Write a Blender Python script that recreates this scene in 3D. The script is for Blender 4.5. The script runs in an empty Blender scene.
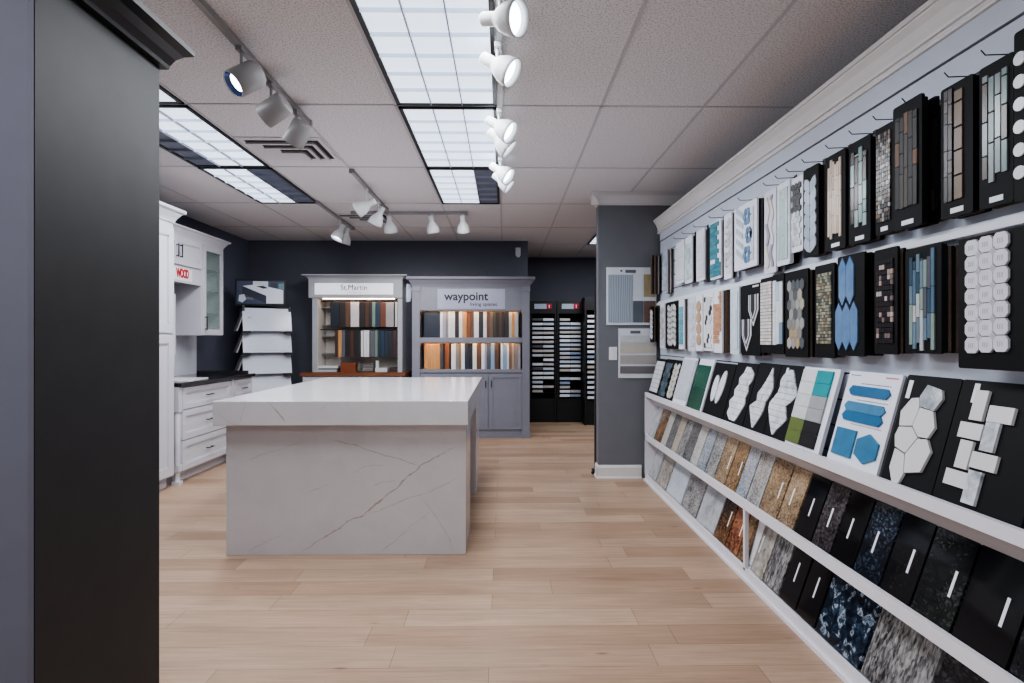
import bpy, math, random
from mathutils import Vector, Matrix, Euler
random.seed(7)
PI = math.pi
scene = bpy.context.scene
COL = scene.collection

# ------------------------------------------------------------------ camera
EYE, FOC, YAW, HZ = 1.31, 572.0, math.radians(0.8), 340.0
SN, CS = math.sin(YAW), math.cos(YAW)
cam_d = bpy.data.cameras.new('camera'); cam = bpy.data.objects.new('camera', cam_d); COL.objects.link(cam)
cam.location = (0, 0, EYE); cam.rotation_euler = (PI / 2, 0, -YAW)
cam_d.sensor_width = 36; cam_d.lens = FOC / 1024 * 36; cam_d.shift_y = -1.5 / 1024
cam_d.clip_start = 0.05
scene.camera = cam

# surveying helpers: where a sight line meets a wall plane of the room
def UX(px, X):
    t = (px - 512) / FOC
    return X * (CS - t * SN) / (SN + t * CS)
def UY(px, Y):
    t = (px - 512) / FOC
    return Y * (SN + t * CS) / (CS - t * SN)
def ZH(py, X, Y):
    return EYE - (py - HZ) / FOC * (X * SN + Y * CS)

# ------------------------------------------------------------------ materials
def lin(c):
    def f(v):
        v /= 255.0
        return v / 12.92 if v <= 0.04045 else ((v + 0.055) / 1.055) ** 2.4
    return (f(c[0]), f(c[1]), f(c[2]), 1)
MATS = {}
def base(name):
    m = bpy.data.materials.new(name); m.use_nodes = True
    return m, m.node_tree.nodes, m.node_tree.links, m.node_tree.nodes['Principled BSDF']
def M(c, rough=0.5, metal=0.0, var=0.06, spec=0.5, scale=9):
    """plain paint / plastic / metal with a faint noise so it is not dead flat"""
    key = (tuple(c), rough, metal, var, spec, scale)
    if key in MATS: return MATS[key]
    m, n, l, b = base('finish')
    b.inputs['Roughness'].default_value = rough; b.inputs['Metallic'].default_value = metal
    b.inputs['Specular IOR Level'].default_value = spec
    if var > 0:
        tc = n.new('ShaderNodeTexCoord'); no = n.new('ShaderNodeTexNoise'); no.inputs['Scale'].default_value = scale
        no.inputs['Detail'].default_value = 4
        l.new(tc.outputs['Object'], no.inputs['Vector'])
        r = n.new('ShaderNodeValToRGB'); c0 = lin(c)
        r.color_ramp.elements[0].position = 0.3; r.color_ramp.elements[1].position = 0.7
        r.color_ramp.elements[0].color = tuple(v * (1 - var) for v in c0[:3]) + (1,)
        r.color_ramp.elements[1].color = tuple(min(1, v * (1 + var)) for v in c0[:3]) + (1,)
        l.new(no.outputs['Fac'], r.inputs['Fac']); l.new(r.outputs['Color'], b.inputs['Base Color'])
    else:
        b.inputs['Base Color'].default_value = lin(c)
    MATS[key] = m
    return m
def glow(c, strength, name='lamp glow'):
    m, n, l, b = base(name)
    b.inputs['Base Color'].default_value = lin(c)
    b.inputs['Emission Color'].default_value = lin(c); b.inputs['Emission Strength'].default_value = strength
    return m
TONE = 1.0
def stone(stops, scale=40, rough=0.14, stretch=(1, 1, 1), big=4, mixbig=0.45, name='granite'):
    """speckled polished stone: cells and noise through a colour ramp"""
    m, n, l, b = base(name)
    tc = n.new('ShaderNodeTexCoord'); oi = n.new('ShaderNodeObjectInfo')
    mp = n.new('ShaderNodeVectorMath'); mp.operation = 'ADD'
    l.new(tc.outputs['Object'], mp.inputs[0]); l.new(oi.outputs['Location'], mp.inputs[1])
    ms = n.new('ShaderNodeVectorMath'); ms.operation = 'MULTIPLY'; ms.inputs[1].default_value = stretch
    l.new(mp.outputs[0], ms.inputs[0])
    n1 = n.new('ShaderNodeTexNoise'); n1.inputs['Scale'].default_value = scale * 1.7; n1.inputs['Detail'].default_value = 6; n1.inputs['Roughness'].default_value = 0.75
    n1.inputs['Distortion'].default_value = 0.6
    n2 = n.new('ShaderNodeTexNoise'); n2.inputs['Scale'].default_value = big; n2.inputs['Detail'].default_value = 5
    n2.inputs['Distortion'].default_value = 1.2
    v = n.new('ShaderNodeTexVoronoi'); v.inputs['Scale'].default_value = scale * 3.2
    for q in (n1, n2, v): l.new(ms.outputs[0], q.inputs['Vector'])
    sx = n.new('ShaderNodeSeparateColor'); l.new(v.outputs['Color'], sx.inputs[0])
    a = n.new('ShaderNodeMix'); a.data_type = 'FLOAT'; a.inputs[0].default_value = 0.3
    l.new(n1.outputs['Fac'], a.inputs[2]); l.new(sx.outputs[0], a.inputs[3])
    a2 = n.new('ShaderNodeMix'); a2.data_type = 'FLOAT'; a2.inputs[0].default_value = mixbig
    l.new(a.outputs[0], a2.inputs[2]); l.new(n2.outputs['Fac'], a2.inputs[3])
    r = n.new('ShaderNodeValToRGB')
    while len(r.color_ramp.elements) < len(stops): r.color_ramp.elements.new(0.5)
    for e, (p, c) in zip(r.color_ramp.elements, stops):
        e.position = p; e.color = lin(tuple(v * TONE for v in c))
    l.new(a2.outputs[0], r.inputs['Fac']); l.new(r.outputs['Color'], b.inputs['Base Color'])
    b.inputs['Roughness'].default_value = rough
    return m
def wood(c1, c2, axis=2, scale=6, rough=0.45, name='wood'):
    m, n, l, b = base(name)
    tc = n.new('ShaderNodeTexCoord'); mp = n.new('ShaderNodeMapping')
    s = [14, 14, 14]; s[axis] = 0.9; mp.inputs['Scale'].default_value = s
    l.new(tc.outputs['Object'], mp.inputs['Vector'])
    no = n.new('ShaderNodeTexNoise'); no.inputs['Scale'].default_value = scale; no.inputs['Detail'].default_value = 6
    l.new(mp.outputs[0], no.inputs['Vector'])
    r = n.new('ShaderNodeValToRGB'); r.color_ramp.elements[0].position = 0.3; r.color_ramp.elements[1].position = 0.7
    r.color_ramp.elements[0].color = lin(c1); r.color_ramp.elements[1].color = lin(c2)
    l.new(no.outputs['Fac'], r.inputs['Fac']); l.new(r.outputs['Color'], b.inputs['Base Color'])
    b.inputs['Roughness'].default_value = rough
    return m

WHITE = M((222, 222, 226), 0.45, var=0.02)
CABW = M((198, 197, 204), 0.4, var=0.02)
BLACK = M((26, 27, 31), 0.45, var=0.1)
BLKBD = M((14, 15, 18), 0.6, var=0.08, spec=0.2)
BROWNEDGE = M((92, 76, 66), 0.7, var=0.2, scale=60)
METAL = M((60, 60, 64), 0.35, metal=0.8, var=0)
NAVYW = M((84, 87, 103), 0.75, var=0.03)
BACKW = M((84, 86, 98), 0.75, var=0.03)
WINGW = M((108, 110, 116), 0.7, var=0.03)
TRIMW = M((214, 212, 212), 0.45, var=0.02)
STICK = M((225, 226, 232), 0.6, var=0.02)

# ------------------------------------------------------------------ mesh builder
class MB:
    def __init__(s): s.v = []; s.f = []; s.m = []; s.sm = []
    def add(s, vs, fs, mi=0, smooth=False):
        o = len(s.v); s.v += [tuple(v) for v in vs]
        for f in fs: s.f.append([i + o for i in f]); s.m.append(mi); s.sm.append(smooth)
        return s
    def box(s, x0, x1, y0, y1, z0, z1, mi=0):
        x0, x1 = min(x0, x1), max(x0, x1); y0, y1 = min(y0, y1), max(y0, y1); z0, z1 = min(z0, z1), max(z0, z1)
        vs = [(x0, y0, z0), (x1, y0, z0), (x1, y1, z0), (x0, y1, z0), (x0, y0, z1), (x1, y0, z1), (x1, y1, z1), (x0, y1, z1)]
        return s.add(vs, [(3, 2, 1, 0), (4, 5, 6, 7), (0, 1, 5, 4), (1, 2, 6, 5), (2, 3, 7, 6), (3, 0, 4, 7)], mi)
    def prism(s, pts, axis, a, b, mi=0):
        """pts 2D polygon extruded from a to b along axis; the 2D plane is the other two axes in order"""
        def mk(p, t):
            if axis == 'x': return (t, p[0], p[1])
            if axis == 'y': return (p[0], t, p[1])
            return (p[0], p[1], t)
        n = len(pts); vs = [mk(p, a) for p in pts] + [mk(p, b) for p in pts]
        ar = sum(pts[i][0] * pts[(i + 1) % n][1] - pts[(i + 1) % n][0] * pts[i][1] for i in range(n))
        flip = (ar > 0) ^ (b > a) ^ (axis == 'y')
        c0 = list(range(n)); c1 = [n + i for i in range(n)]
        sd = [(i, (i + 1) % n, n + (i + 1) % n, n + i) for i in range(n)]
        fs = [c0[::-1], c1] + sd
        if flip: fs = [list(f)[::-1] for f in fs]
        return s.add(vs, fs, mi)
    def tube(s, p, q, r, n=8, mi=0, r2=None):
        p, q = Vector(p), Vector(q); d = (q - p); z = d.normalized()
        x = z.orthogonal().normalized(); y = z.cross(x); r2 = r if r2 is None else r2
        vs = [p + r * (math.cos(2 * PI * i / n) * x + math.sin(2 * PI * i / n) * y) for i in range(n)]
        vs += [q + r2 * (math.cos(2 * PI * i / n) * x + math.sin(2 * PI * i / n) * y) for i in range(n)]
        s.add(vs, [(i, (i + 1) % n, n + (i + 1) % n, n + i) for i in range(n)], mi, True)
        return s.add(vs, [list(range(n))[::-1], list(range(n, 2 * n))], mi)
    def lathe(s, prof, n=20, mi=0, M4=None):
        """prof: (radius, height) turned round z, optionally transformed"""
        vs = []
        for r, h in prof:
            for i in range(n):
                v = Vector((r * math.cos(2 * PI * i / n), r * math.sin(2 * PI * i / n), h))
                vs.append(M4 @ v if M4 else v)
        fs = []
        for k in range(len(prof) - 1):
            for i in range(n):
                fs.append((k * n + i, k * n + (i + 1) % n, (k + 1) * n + (i + 1) % n, (k + 1) * n + i))
        return s.add(vs, fs, mi, True)
    def build(s, name, mats, parent=None, loc=None, rot=None, bevel=0):
        me = bpy.data.meshes.new(name); me.from_pydata(s.v, [], s.f)
        for m in (mats if isinstance(mats, (list, tuple)) else [mats]): me.materials.append(m)
        for p, mi, sm in zip(me.polygons, s.m, s.sm): p.material_index = mi; p.use_smooth = sm
        me.update()
        o = bpy.data.objects.new(name, me); COL.objects.link(o)
        if parent: o.parent = parent
        if loc: o.location = loc
        if rot: o.rotation_euler = rot
        if bevel:
            bv = o.modifiers.new('edge', 'BEVEL'); bv.width = bevel; bv.segments = 2; bv.limit_method = 'ANGLE'
        return o
def tag(o, label=None, cat=None, group=None, kind=None):
    if label: o['label'] = label
    if cat: o['category'] = cat
    if group: o['group'] = group
    if kind: o['kind'] = kind
    return o
def thing(name, label, cat, loc=(0, 0, 0), rot=(0, 0, 0), group=None):
    o = bpy.data.objects.new(name, None); COL.objects.link(o); o.empty_display_size = 0.05
    o.location = loc; o.rotation_euler = rot
    return tag(o, label, cat, group)
def struct(name, mb, mats, **k): return tag(mb.build(name, mats, **k), kind='structure')
def text(body, size, mat, parent, loc, rot=(PI / 2, 0, 0), name='lettering', bold=0.0, spacing=1.0, align='CENTER'):
    c = bpy.data.curves.new(name, 'FONT'); c.body = body; c.size = size; c.extrude = 0.001; c.offset = bold
    c.space_character = spacing; c.align_x = align; c.materials.append(mat)
    tmp = bpy.data.objects.new(name, c); COL.objects.link(tmp)
    me = bpy.data.meshes.new_from_object(tmp.evaluated_get(bpy.context.evaluated_depsgraph_get()))
    bpy.data.objects.remove(tmp); bpy.data.curves.remove(c)
    o = bpy.data.objects.new(name, me); COL.objects.link(o); o.parent = parent; o.location = loc; o.rotation_euler = rot
    return o
ORD = ['first', 'second', 'third', 'fourth', 'fifth', 'sixth', 'seventh', 'eighth', 'ninth', 'tenth', 'eleventh', 'twelfth', 'thirteenth',
       'fourteenth', 'fifteenth', 'sixteenth', 'seventeenth', 'eighteenth', 'nineteenth', 'twentieth', 'twenty-first', 'twenty-second', 'twenty-third', 'twenty-fourth']

# ------------------------------------------------------------------ room
CEIL = 2.70
XL, YB, YA, XR = -3.57, 8.03, 9.62, 1.80
SW = 1.465                       # face of the slat display wall
def floor_material():
    m, n, l, b = base('oak planks')
    tc = n.new('ShaderNodeTexCoord')
    def brick(off, seed):
        br = n.new('ShaderNodeTexBrick'); br.inputs['Scale'].default_value = 1
        br.inputs['Brick Width'].default_value = 1.08; br.inputs['Row Height'].default_value = 0.165
        br.inputs['Mortar Size'].default_value = 0.0012; br.inputs['Mortar Smooth'].default_value = 0.3
        br.offset = off; br.offset_frequency = 2; br.squash = 1.25; br.squash_frequency = 3
        mp = n.new('ShaderNodeMapping'); mp.inputs['Location'].default_value = (seed, 0.02, 0)
        l.new(tc.outputs['Object'], mp.inputs['Vector']); l.new(mp.outputs[0], br.inputs['Vector'])
        return br
    br = brick(0.37, 3.3)
    br.inputs['Color1'].default_value = lin((160, 133, 112)); br.inputs['Color2'].default_value = lin((186, 161, 140)); br.inputs['Mortar'].default_value = lin((104, 84, 70))
    # long grain
    mp = n.new('ShaderNodeMapping'); mp.inputs['Scale'].default_value = (1.3, 26, 1)
    l.new(tc.outputs['Object'], mp.inputs['Vector'])
    gr = n.new('ShaderNodeTexNoise'); gr.inputs['Scale'].default_value = 2.2; gr.inputs['Detail'].default_value = 8; gr.inputs['Roughness'].default_value = 0.65; gr.inputs['Distortion'].default_value = 0.7
    l.new(mp.outputs[0], gr.inputs['Vector'])
    rg = n.new('ShaderNodeValToRGB'); rg.color_ramp.elements[0].position = 0.32; rg.color_ramp.elements[1].position = 0.7
    rg.color_ramp.elements[0].color = (0.68, 0.65, 0.63, 1); rg.color_ramp.elements[1].color = (1.06, 1.05, 1.04, 1)
    l.new(gr.outputs['Fac'], rg.inputs['Fac'])
    mx = n.new('ShaderNodeMix'); mx.data_type = 'RGBA'; mx.blend_type = 'MULTIPLY'; mx.inputs[0].default_value = 0.85
    l.new(br.outputs['Color'], mx.inputs[6]); l.new(rg.outputs['Color'], mx.inputs[7])
    # broad tone drift
    mq = n.new('ShaderNodeMapping'); mq.inputs['Scale'].default_value = (0.8, 6.06, 1)
    l.new(tc.outputs['Object'], mq.inputs['Vector'])
    dr = n.new('ShaderNodeTexNoise'); dr.inputs['Scale'].default_value = 1.0; dr.inputs['Detail'].default_value = 1
    l.new(mq.outputs[0], dr.inputs['Vector'])
    rd = n.new('ShaderNodeValToRGB'); rd.color_ramp.elements[0].position = 0.3; rd.color_ramp.elements[1].position = 0.7
    rd.color_ramp.elements[0].color = (0.86, 0.84, 0.83, 1); rd.color_ramp.elements[1].color = (1.08, 1.06, 1.05, 1)
    l.new(dr.outputs['Fac'], rd.inputs['Fac'])
    m2 = n.new('ShaderNodeMix'); m2.data_type = 'RGBA'; m2.blend_type = 'MULTIPLY'; m2.inputs[0].default_value = 0.8
    l.new(mx.outputs[2], m2.inputs[6]); l.new(rd.outputs['Color'], m2.inputs[7])
    # knots
    mk = n.new('ShaderNodeMapping'); mk.inputs['Scale'].default_value = (1.6, 5.0, 1)
    l.new(tc.outputs['Object'], mk.inputs['Vector'])
    vk = n.new('ShaderNodeTexVoronoi'); vk.inputs['Scale'].default_value = 1.3
    l.new(mk.outputs[0], vk.inputs['Vector'])
    rk = n.new('ShaderNodeValToRGB'); rk.color_ramp.elements[0].position = 0.015; rk.color_ramp.elements[1].position = 0.08
    rk.color_ramp.elements[0].color = (0.42, 0.36, 0.32, 1); rk.color_ramp.elements[1].color = (1, 1, 1, 1)
    l.new(vk.outputs['Distance'], rk.inputs['Fac'])
    m3 = n.new('ShaderNodeMix'); m3.data_type = 'RGBA'; m3.blend_type = 'MULTIPLY'; m3.inputs[0].default_value = 0.8
    l.new(m2.outputs[2], m3.inputs[6]); l.new(rk.outputs['Color'], m3.inputs[7])
    l.new(m3.outputs[2], b.inputs['Base Color'])
    b.inputs['Roughness'].default_value = 0.42; b.inputs['Specular IOR Level'].default_value = 0.35
    bp = n.new('ShaderNodeBump'); bp.inputs['Strength'].default_value = 0.12; bp.inputs['Distance'].default_value = 0.004
    l.new(gr.outputs['Fac'], bp.inputs['Height']); l.new(bp.outputs[0], b.inputs['Normal'])
    return m
def ceiling_material():
    m, n, l, b = base('mineral ceiling tile')
    tc = n.new('ShaderNodeTexCoord')
    no = n.new('ShaderNodeTexNoise'); no.inputs['Scale'].default_value = 120; no.inputs['Detail'].default_value = 3
    l.new(tc.outputs['Object'], no.inputs['Vector'])
    r = n.new('ShaderNodeValToRGB'); r.color_ramp.elements[0].position = 0.36; r.color_ramp.elements[1].position = 0.52
    r.color_ramp.elements[0].color = lin((192, 189, 190)); r.color_ramp.elements[1].color = lin((232, 230, 232))
    l.new(no.outputs['Fac'], r.inputs['Fac']); l.new(r.outputs['Color'], b.inputs['Base Color'])
    b.inputs['Roughness'].default_value = 0.9; b.inputs['Specular IOR Level'].default_value = 0.1
    bp = n.new('ShaderNodeBump'); bp.inputs['Strength'].default_value = 0.35; bp.inputs['Distance'].default_value = 0.004
    l.new(no.outputs['Fac'], bp.inputs['Height']); l.new(bp.outputs[0], b.inputs['Normal'])
    return m
struct('floor', MB().box(XL - 0.1, 2.9, -3.0, YA + 0.1, -0.1, 0), floor_material())
GX = [-0.03 + 0.61 * k for k in range(-6, 5)]
GY = [3.39 + 1.22 * k for k in range(-5, 6)]
cm = MB().box(XL - 0.1, 2.9, -3.0, YA + 0.1, CEIL, CEIL + 0.06)
for x in GX: cm.box(x - 0.0085, x + 0.0085, -3.0, YA, CEIL - 0.004, CEIL + 0.001, 1)
for y in GY: cm.box(XL, 2.9, y - 0.0085, y + 0.0085, CEIL - 0.004, CEIL + 0.001, 1)
struct('ceiling', cm, [ceiling_material(), M((196, 194, 198), 0.6, var=0.02)])
struct('wall_left', MB().box(XL - 0.1, XL, 1.58, YB + 0.12, 0, CEIL), NAVYW)
struct('wall_back', MB().box(XL, 0.335, YB, YB + 0.12, 0, CEIL), BACKW)
struct('wall_alcove_left', MB().box(0.215, 0.335, YB + 0.12, YA, 0, CEIL), BACKW)
struct('wall_alcove_back', MB().box(0.215, 2.9, YA, YA + 0.1, 0, CEIL), BACKW)
struct('wall_alcove_right', MB().box(2.8, 2.9, 5.53, YA, 0, CEIL), BACKW)
struct('wall_right', MB().box(XR, XR + 0.1, -3.0, 5.40, 0, CEIL), M((150, 152, 158), 0.7, var=0.03))
WX = 0.893
struct('wall_wing', MB().box(WX, 2.9, 5.40, 5.53, 0, CEIL), WINGW)
XP = UY(36.5, 1.485)
struct('wall_partition', MB().box(XL - 0.1, XP - 0.64, 1.46, 1.58, 0, CEIL).box(XP - 0.64, XP - 0.001, 1.46, 1.478, 0, CEIL), M((98, 98, 110), 0.7, var=0.03))
# baseboards and the crown on the wing wall
def base_prof(t): return [(0, 0), (-t - 0.008, 0), (-t - 0.008, 0.012), (-t, 0.02), (-t, 0.105), (-t + 0.006, 0.118), (-0.004, 0.128), (0, 0.128)]
bm_ = MB(); bm_.prism([(5.40 + p[0], p[1]) for p in base_prof(0.014)], 'x', WX - 0.014, 1.30)
bm_.prism([(WX + p[0], p[1]) for p in base_prof(0.014)], 'y', 5.3875, 5.529)
struct('baseboard_wing', bm_, TRIMW)
struct('baseboard_back', MB().prism([(YB + p[0], p[1]) for p in base_prof(0.014)], 'x', XL, 0.335), TRIMW)
CRW = [(0, 2.585), (-0.014, 2.585), (-0.018, 2.605), (-0.035, 2.635), (-0.06, 2.662), (-0.07, 2.668), (-0.07, 2.70), (0, 2.70)]
bm_ = MB(); bm_.prism([(5.40 + p[0], p[1]) for p in CRW], 'x', WX - 0.07, XR)
bm_.prism([(WX + p[0] * 0.985, min(p[1], 2.698)) for p in CRW], 'y', 5.3325, 5.528)
struct('trim_wing_crown', bm_, TRIMW)
# slat display wall with its grooves, frieze and crown
Y0S, Y1S = 0.85, 5.34
sw = MB()
zs = [0.0] + [2.23 - 0.118 * k for k in range(18, -1, -1)]
for a, b_ in zip(zs[:-1], zs[1:]):
    sw.box(SW, SW + 0.05, Y0S, Y1S, a + (0.004 if a > 0 else 0), b_ - 0.004)
sw.box(SW + 0.012, XR, Y0S, Y1S, 0, 2.23, 1)
sw.box(SW - 0.004, XR, Y0S, Y1S, 2.234, 2.42, 0)
struct('wall_slat_display', sw, [M((184, 190, 202), 0.45, var=0.02), M((50, 44, 42), 0.7, var=0)])
cp = [(SW - 0.004, 2.308), (SW - 0.014, 2.310), (SW - 0.017, 2.318), (SW - 0.014, 2.326), (SW - 0.006, 2.328), (SW - 0.006, 2.336), (SW - 0.016, 2.338), (SW - 0.018, 2.346), (SW - 0.012, 2.350), (SW - 0.020, 2.366), (SW - 0.03, 2.392), (SW - 0.045, 2.414), (SW - 0.046, 2.420), (SW - 0.054, 2.421), (SW - 0.054, 2.44), (XR, 2.44), (XR, 2.308)]
struct('trim_slat_crown', MB().prism(cp, 'y', Y0S, Y1S + 0.045), TRIMW)
struct('trim_slat_rail', MB().box(SW - 0.02, SW, Y0S, Y1S, 1.632, 1.668).box(SW - 0.036, SW - 0.03, Y0S, Y1S, 1.632, 1.654), M((214, 216, 222), 0.4, var=0.02))
# loose white uprights on the rail
# ------------------------------------------------------------------ dark tall cabinet at the entrance
DARK = M((40, 39, 41), 0.5, var=0.12, spec=0.35)
dc = thing('tall_cabinet', 'tall charcoal cabinet with crown moulding against the grey partition wall', 'cabinet', (XP, 1.48, 0))
Y2 = 2.008 - 1.48
MB().box(-0.62, -0.03, 0.102, Y2, 0.0, 2.26).build('carcass', DARK, dc)
MB().box(-0.03, 0, 0, Y2, 0, 2.26).build('side_panel', DARK, dc)
MB().prism([(-0.62, 2.26), (0.022, 2.26), (0.026, 2.272), (0.045, 2.292), (0.075, 2.303), (0.112, 2.306), (0.112, 2.325), (-0.62, 2.325)], 'y', 0.0, Y2 + 0.02).build('crown', M((28, 28, 30), 0.4, var=0.05), dc)

# ------------------------------------------------------------------ ceiling lights
LENS = glow((222, 234, 250), 1.2, 'fluorescent lens')
OFF = M((104, 112, 130), 0.5, var=0.08)
LOUV = glow((206, 220, 242), 0.62, 'louvre with added glow')  # blades emit faintly themselves, in place of light caught from the lens
LAMPS = []
def troffer(x0, y0, dark, label, w=0.585, d=1.19, power=1.0):
    cx, cy = x0 + 0.305, y0 + 0.61
    t = thing('ceiling_light', label, 'ceiling light', (cx, cy, CEIL), group='recessed louvre ceiling lights')
    w2, d2 = w / 2, d / 2
    f = MB()
    f.box(-w2, w2, -d2, -d2 + 0.022, -0.012, 0.0); f.box(-w2, w2, d2 - 0.022, d2, -0.012, 0.0)
    f.box(-w2, -w2 + 0.022, -d2, d2, -0.012, 0.0); f.box(w2 - 0.022, w2, -d2, d2, -0.012, 0.0)
    f.build('frame', BLACK, t)
    lm = MB(); cw = (w - 0.044) / 3
    for i in range(3):
        a = -w2 + 0.022 + i * cw
        lm.box(a, a + cw, -d2 + 0.022, d2 - 0.022, -0.0035, -0.0015, 1 if i in dark else 0)
    lm.build('lens', [LENS, OFF], t)
    lv = MB()
    for i in range(1, 3):
        a = -w2 + 0.022 + i * cw
        lv.box(a - 0.0025, a + 0.0025, -d2 + 0.022, d2 - 0.022, -0.02, -0.004, 1)
    for k in range(1, 6):
        b_ = -d2 + 0.022 + k * (d - 0.044) / 6
        for i in range(3):
            a = -w2 + 0.022 + i * cw
            lv.prism([(b_ - 0.009, -0.004), (b_ + 0.009, -0.004), (b_ + 0.002, -0.02), (b_ - 0.002, -0.02)], 'x', a + 0.003, a + cw - 0.003, 2 if i in dark else 0)
    lv.build('louvre', [LOUV, M((150, 156, 168), 0.4, var=0), M((136, 144, 162), 0.4, var=0)], t)
    LAMPS.append((cx - 0.09 * (len(dark) and (1 if 2 in dark else -1)), cy, w * (1 - len(dark) / 3), d, power))
G = GX
cA = -0.64; cB = -2.47
troffer(cA, 2.17, (), 'recessed louvre ceiling light over the aisle, nearest of the three beside the white spotlight track')
troffer(cA, 3.39, (), 'recessed louvre ceiling light over the aisle, middle one beside the white spotlight track')
troffer(cA, 4.61, (2,), 'recessed louvre ceiling light over the island with its right third unlit')
troffer(cB, 2.17, (0,), 'recessed louvre ceiling light mostly hidden behind the charcoal cabinet crown')
troffer(cB, 3.39, (0,), 'recessed louvre ceiling light beside the air vent with its left third unlit')
troffer(cB, 4.61, (2,), 'recessed louvre ceiling light towards the white cabinets with its right third unlit')
troffer(1.19, 7.05, (), 'recessed louvre ceiling light in the alcove behind the grey wing wall', power=1.6)
# the same fittings carry on over the part of the shop behind the photographer
troffer(cA, -0.27, (), 'recessed louvre ceiling light at the shop front, in line with the white track')
troffer(cB, -0.27, (), 'recessed louvre ceiling light at the shop front, behind the partition wall')

# air vents: stepped square diffusers
def vent(cx, cy, s, label):
    t = thing('ceiling_vent', label, 'air vent', (cx, cy, CEIL), group='ceiling air vents')
    MB().box(-s, s, -s * 0.85, s * 0.85, -0.006, 0.0).build('plate', M((212, 210, 212), 0.5, var=0.02), t)
    f = MB(); v = MB()
    for q in range(3):
        x0, x1 = -s * (0.86 - 0.30 * q), s * (0.90 - 0.24 * q); y0, y1 = -s * (0.66 - 0.34 * q), s * 0.70
        f.prism([(x0, y0), (x1, y0), (x1, y1), (x1 - 0.035, y1), (x1 - 0.035, y0 + 0.06), (x1 - 0.06, y0 + 0.035), (x0, y0 + 0.035)], 'z', -0.0075, -0.006)
        v.prism([(x0, y0 + 0.028), (x1 - 0.05, y0 + 0.028), (x1 - 0.029, y0 + 0.05), (x1 - 0.029, y1), (x1 - 0.035, y1), (x1 - 0.035, y0 + 0.06), (x1 - 0.06, y0 + 0.035), (x0, y0 + 0.035)], 'z', -0.02, -0.0075)
    f.build('slot', M((40, 39, 42), 0.8, var=0), t); v.build('vane', M((176, 173, 174), 0.5, var=0.02), t)
vent(-1.555, 4.18, 0.29, 'square ceiling air vent between the grey cylinder spotlights and the lit panel')
vent(-1.58, 6.55, 0.29, 'square ceiling air vent near the back wall behind the bell spotlights')

# ------------------------------------------------------------------ track lighting
TRK = M((176, 176, 178), 0.4, var=0.03); HEADW = M((206, 208, 210), 0.4, var=0.03); HEADG = M((150, 149, 150), 0.45, var=0.03)
BULB = glow((238, 246, 255), 6.0, 'spot lamp'); CUPG = M((235, 240, 246), 0.25, var=0)
def track(x0, y0, x1, y1, label, mat=TRK):
    t = thing('light_track', label, 'track', ((x0 + x1) / 2, (y0 + y1) / 2, CEIL), group='ceiling light tracks')
    hx, hy = abs(x1 - x0) / 2, abs(y1 - y0) / 2
    wx, wy = (hx, 0.013) if hx > hy else (0.013, hy)
    MB().box(-wx, wx, -wy, wy, -0.032, -0.004).build('rail', mat, t)
    b_ = MB()
    if hx > hy: b_.box(-wx - 0.03, -wx, -0.02, 0.02, -0.036, -0.004); b_.box(wx, wx + 0.03, -0.02, 0.02, -0.036, -0.004)
    else: b_.box(-0.02, 0.02, -wy - 0.03, -wy, -0.036, -0.004); b_.box(-0.02, 0.02, wy, wy + 0.03, -0.036, -0.004)
    b_.build('end_cap', mat, t)
    return t
TX = -1.235
track(-0.02, 1.7, -0.02, 4.75, 'white ceiling track along the aisle, over the island edge')
track(TX, 2.18, TX, 3.62, 'grey ceiling track carrying three cylinder spotlights beside the charcoal cabinet', M((150, 148, 148), 0.4, var=0.03))
track(TX, 4.68, TX, 6.0, 'short ceiling track carrying two bell spotlights above the island', M((150, 148, 150), 0.4, var=0.03))
track(-1.86, 5.75, -1.86, 7.05, 'short ceiling track with two bell spotlights nearest the white cabinets', M((150, 148, 150), 0.4, var=0.03))
track(-1.62, 6.2, -0.42, 6.2, 'crosswise ceiling track facing the back wall displays', M((160, 158, 160), 0.4, var=0.03))
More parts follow.
